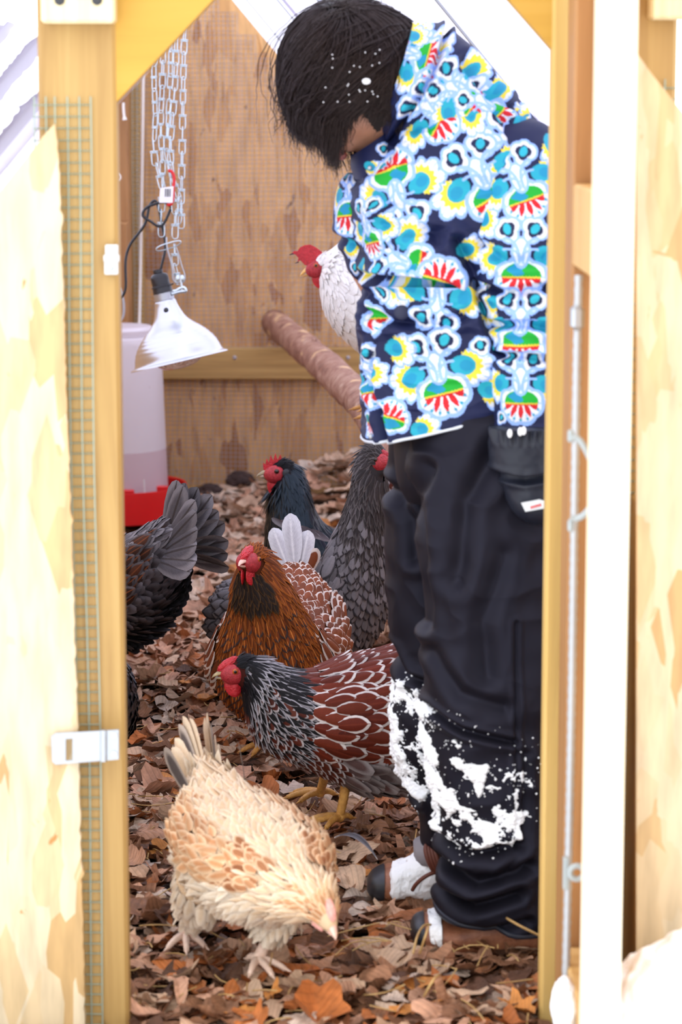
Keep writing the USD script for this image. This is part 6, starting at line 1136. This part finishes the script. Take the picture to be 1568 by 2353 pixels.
# the leaves that show singly
R = np.random.default_rng(77); words = list(LC)
marks = [("by the cream pullet's feet", 560, 2200), ("by the child's boots", 940, 2150), ("at the foot of the left door post", 330, 2200), ("near the laced hen's legs", 740, 1850), ("along the left post behind the pullet", 340, 1780), ("left of the orange hen", 420, 1550), ("between the slate hen and the drinker tray", 480, 1300), ("below the back wall", 560, 1150), ("at the bottom edge by the jamb", 1120, 2290), ("at the front edge of the floor", 700, 2320), ("at the foot of the leaf heap", 780, 1130)]
spots = []
spec = [(692, 1765, .040, "grey-beige"), (640, 2085, .046, "grey-beige"), (953, 2228, .040, "orange"), (380, 1745, .034, "orange"), (412, 1738, .030, "rust-brown"), (345, 1632, .038, "pinkish tan"), (405, 1835, .036, "grey-beige"), (352, 2090, .055, "brown"), (330, 2060, .05, "brown"), (735, 2300, .055, "rust-brown"), (1090, 2180, .045, "brown"), (1000, 2300, .05, "pinkish tan"), (440, 1650, .03, "orange"), (760, 1790, .04, "grey-beige"), (1190, 2200, .045, "dark brown"), (330, 1990, .04, "pinkish tan"), (540, 1120, .05, "dark brown"), (820, 1075, .05, "dark brown"), (775, 1075, .05, "rust-brown"), (830, 1110, .045, "orange"), (760, 1120, .05, "grey-beige")]
for s_ in spec: spots.append(s_)
tries = 0
while len(spots) < 290 and tries < 20000:
    tries += 1; px, py = R.uniform(292, 1236), 1125 + 1225 * R.random() ** .8
    if any((px - q[0]) ** 2 + ((py - q[1]) * 1.8) ** 2 < (34 if py > 1500 else 26) ** 2 for q in spots): continue
    if (py < 1950 and px > 900) or (500 < px < 900 and 1330 < py < 1690): continue
    pr_ = np.array([.20, .13, .20, .16, .17, .07, .07]) if py > 1500 else np.array([.30, .22, .07, .07, .26, .04, .04]); spots.append((px, py, R.uniform(.024, .042) * (1.15 if py < 1500 else 1), words[R.choice(7, p=pr_ / pr_.sum())]))
for i, (px, py, sz, wd) in enumerate(spots):
    g0 = ground(px, py, .02); z = heap_z(g0[0], g0[1]) + .020; big = i < len(spec)
    X, f, uv = leaves(np.array([[g0[0], g0[1], z]]), np.array([sz]), R.uniform(0, 6.28, 1), R.normal(0, .16, 1) + .08, R.normal(0, .16, 1), R.normal(.2, .32, 1), R.integers(0, len(LT), 1), 500 + i)
    v = X[0].copy(); v[:, 2] += max(0, heap_z(g0[0], g0[1]) + .004 - v[:, 2].min()); nm = min(marks, key=lambda m: (m[1] - px) ** 2 + (m[2] - py) ** 2)[0]; lab = f"{wd} dry leaf lying {nm}"
    solo("dry_leaf", (v, f), M["leaf_" + wd], lab, "leaf", group=f"{wd} leaves {nm}", smooth=True, uv=uv[0], extra=np.full(len(v), R.random()))
# straw, a shed feather, clods
M["straw"] = mottled("yellow_straw", [(.3, (.36, .20, .06)), (.7, (.60, .40, .16))], 60, .6, 2)
st_ = []
for k in range(170):
    px, py = R.uniform(292, 1236), R.uniform(1450, 2345); g0 = ground(px, py, .03); a_ = R.uniform(0, 6.28); L_ = R.uniform(.02, .07); z = heap_z(g0[0], g0[1]) + R.uniform(.018, .034); d_ = np.array([math.cos(a_), math.sin(a_), R.normal(0, .2)]) * L_ / 2
    c0 = np.array([g0[0], g0[1], z + abs(d_[2])]); st_.append(tube(curve([c0 - d_, c0 + [0, 0, R.normal(0, .004)], c0 + d_], 5), .0009, 4))
solo("straw", cat(st_), M["straw"], "thin yellow straw stalks scattered over the dry leaves", "straw", kind="stuff", smooth=True)
for (x0, y0, x1, y1, x2, y2) in ((985, 2130, 975, 2160, 965, 2190), (1165, 2110, 1200, 2130, 1240, 2150), (1010, 2240, 990, 2262, 975, 2290), (950, 2190, 960, 2150, 990, 2125)):
    p_ = [ground(x0, y0, .045), ground(x1, y1, .05), ground(x2, y2, .03)]; solo("straw_stalk", tube(curve(p_, 12), .0016, 6), M["straw"], {985: "bent yellow straw stalk leaning at the near boot toe", 1165: "long straw stalk lying under the trouser cuff", 1010: "short straw stalk beside the orange leaf", 950: "straw stalk curving up in front of the boot"}[x0], "straw stalk", smooth=True)
q0, q1 = ground(770, 1925, .035), ground(868, 1975, .03); cvf = curve([q0, (q0 + q1) / 2 + [0, 0, .018], q1], 9); ff = thing("shed_feather", "narrow dark grey feather lying on the leaves by the boots", "feather", q0)
dv = nrm(np.gradient(cvf, axis=0)); sdv = nrm(np.cross(dv, [0, -.4, 1.0])); hwv = np.array([.15, .6, .9, 1, .95, .8, .55, .3, .06]) * .006
part(ff, "vane", (np.stack([cvf - sdv * hwv[:, None], cvf + [0, 0, .0012], cvf + sdv * hwv[:, None]], 1).reshape(-1, 3), grid_faces(9, 3, False)), F["slate_tail"], True, uv=np.stack([np.tile([0, .5, 1], 9), np.repeat(np.linspace(0, 1, 9), 3)], 1))
part(ff, "shaft", tube(cvf, np.linspace(.0011, .0004, 9), 6), M["rope"], True)
M["clod"] = mottled("dark_clod", [(.3, (.022, .012, .010)), (.7, (.075, .042, .034))], 60, .95, 5, .004, 120)
for px, py, r_, lab in ((552, 1102, .036, "dark earth clod at the foot of the back wall"), (480, 1120, .040, "dark clod beside the drinker tray"), (1060 - 260, 1060, .04, "dark clod on the leaf heap below the branch")):
    g0 = ground(px, py + 18, .0); m = trimesh.creation.icosphere(4); v = np.asarray(m.vertices); v = v * (1 + .7 * (fbm(v * 1.8 + px, 4, 5) - .5))[:, None] * [r_ * 1.1, r_, r_ * .8]; v[:, 2] -= v[:, 2].min()
    solo("clod", (v + [g0[0], g0[1], heap_z(g0[0], g0[1])], m.faces), M["clod"], lab, "clod", smooth=True)
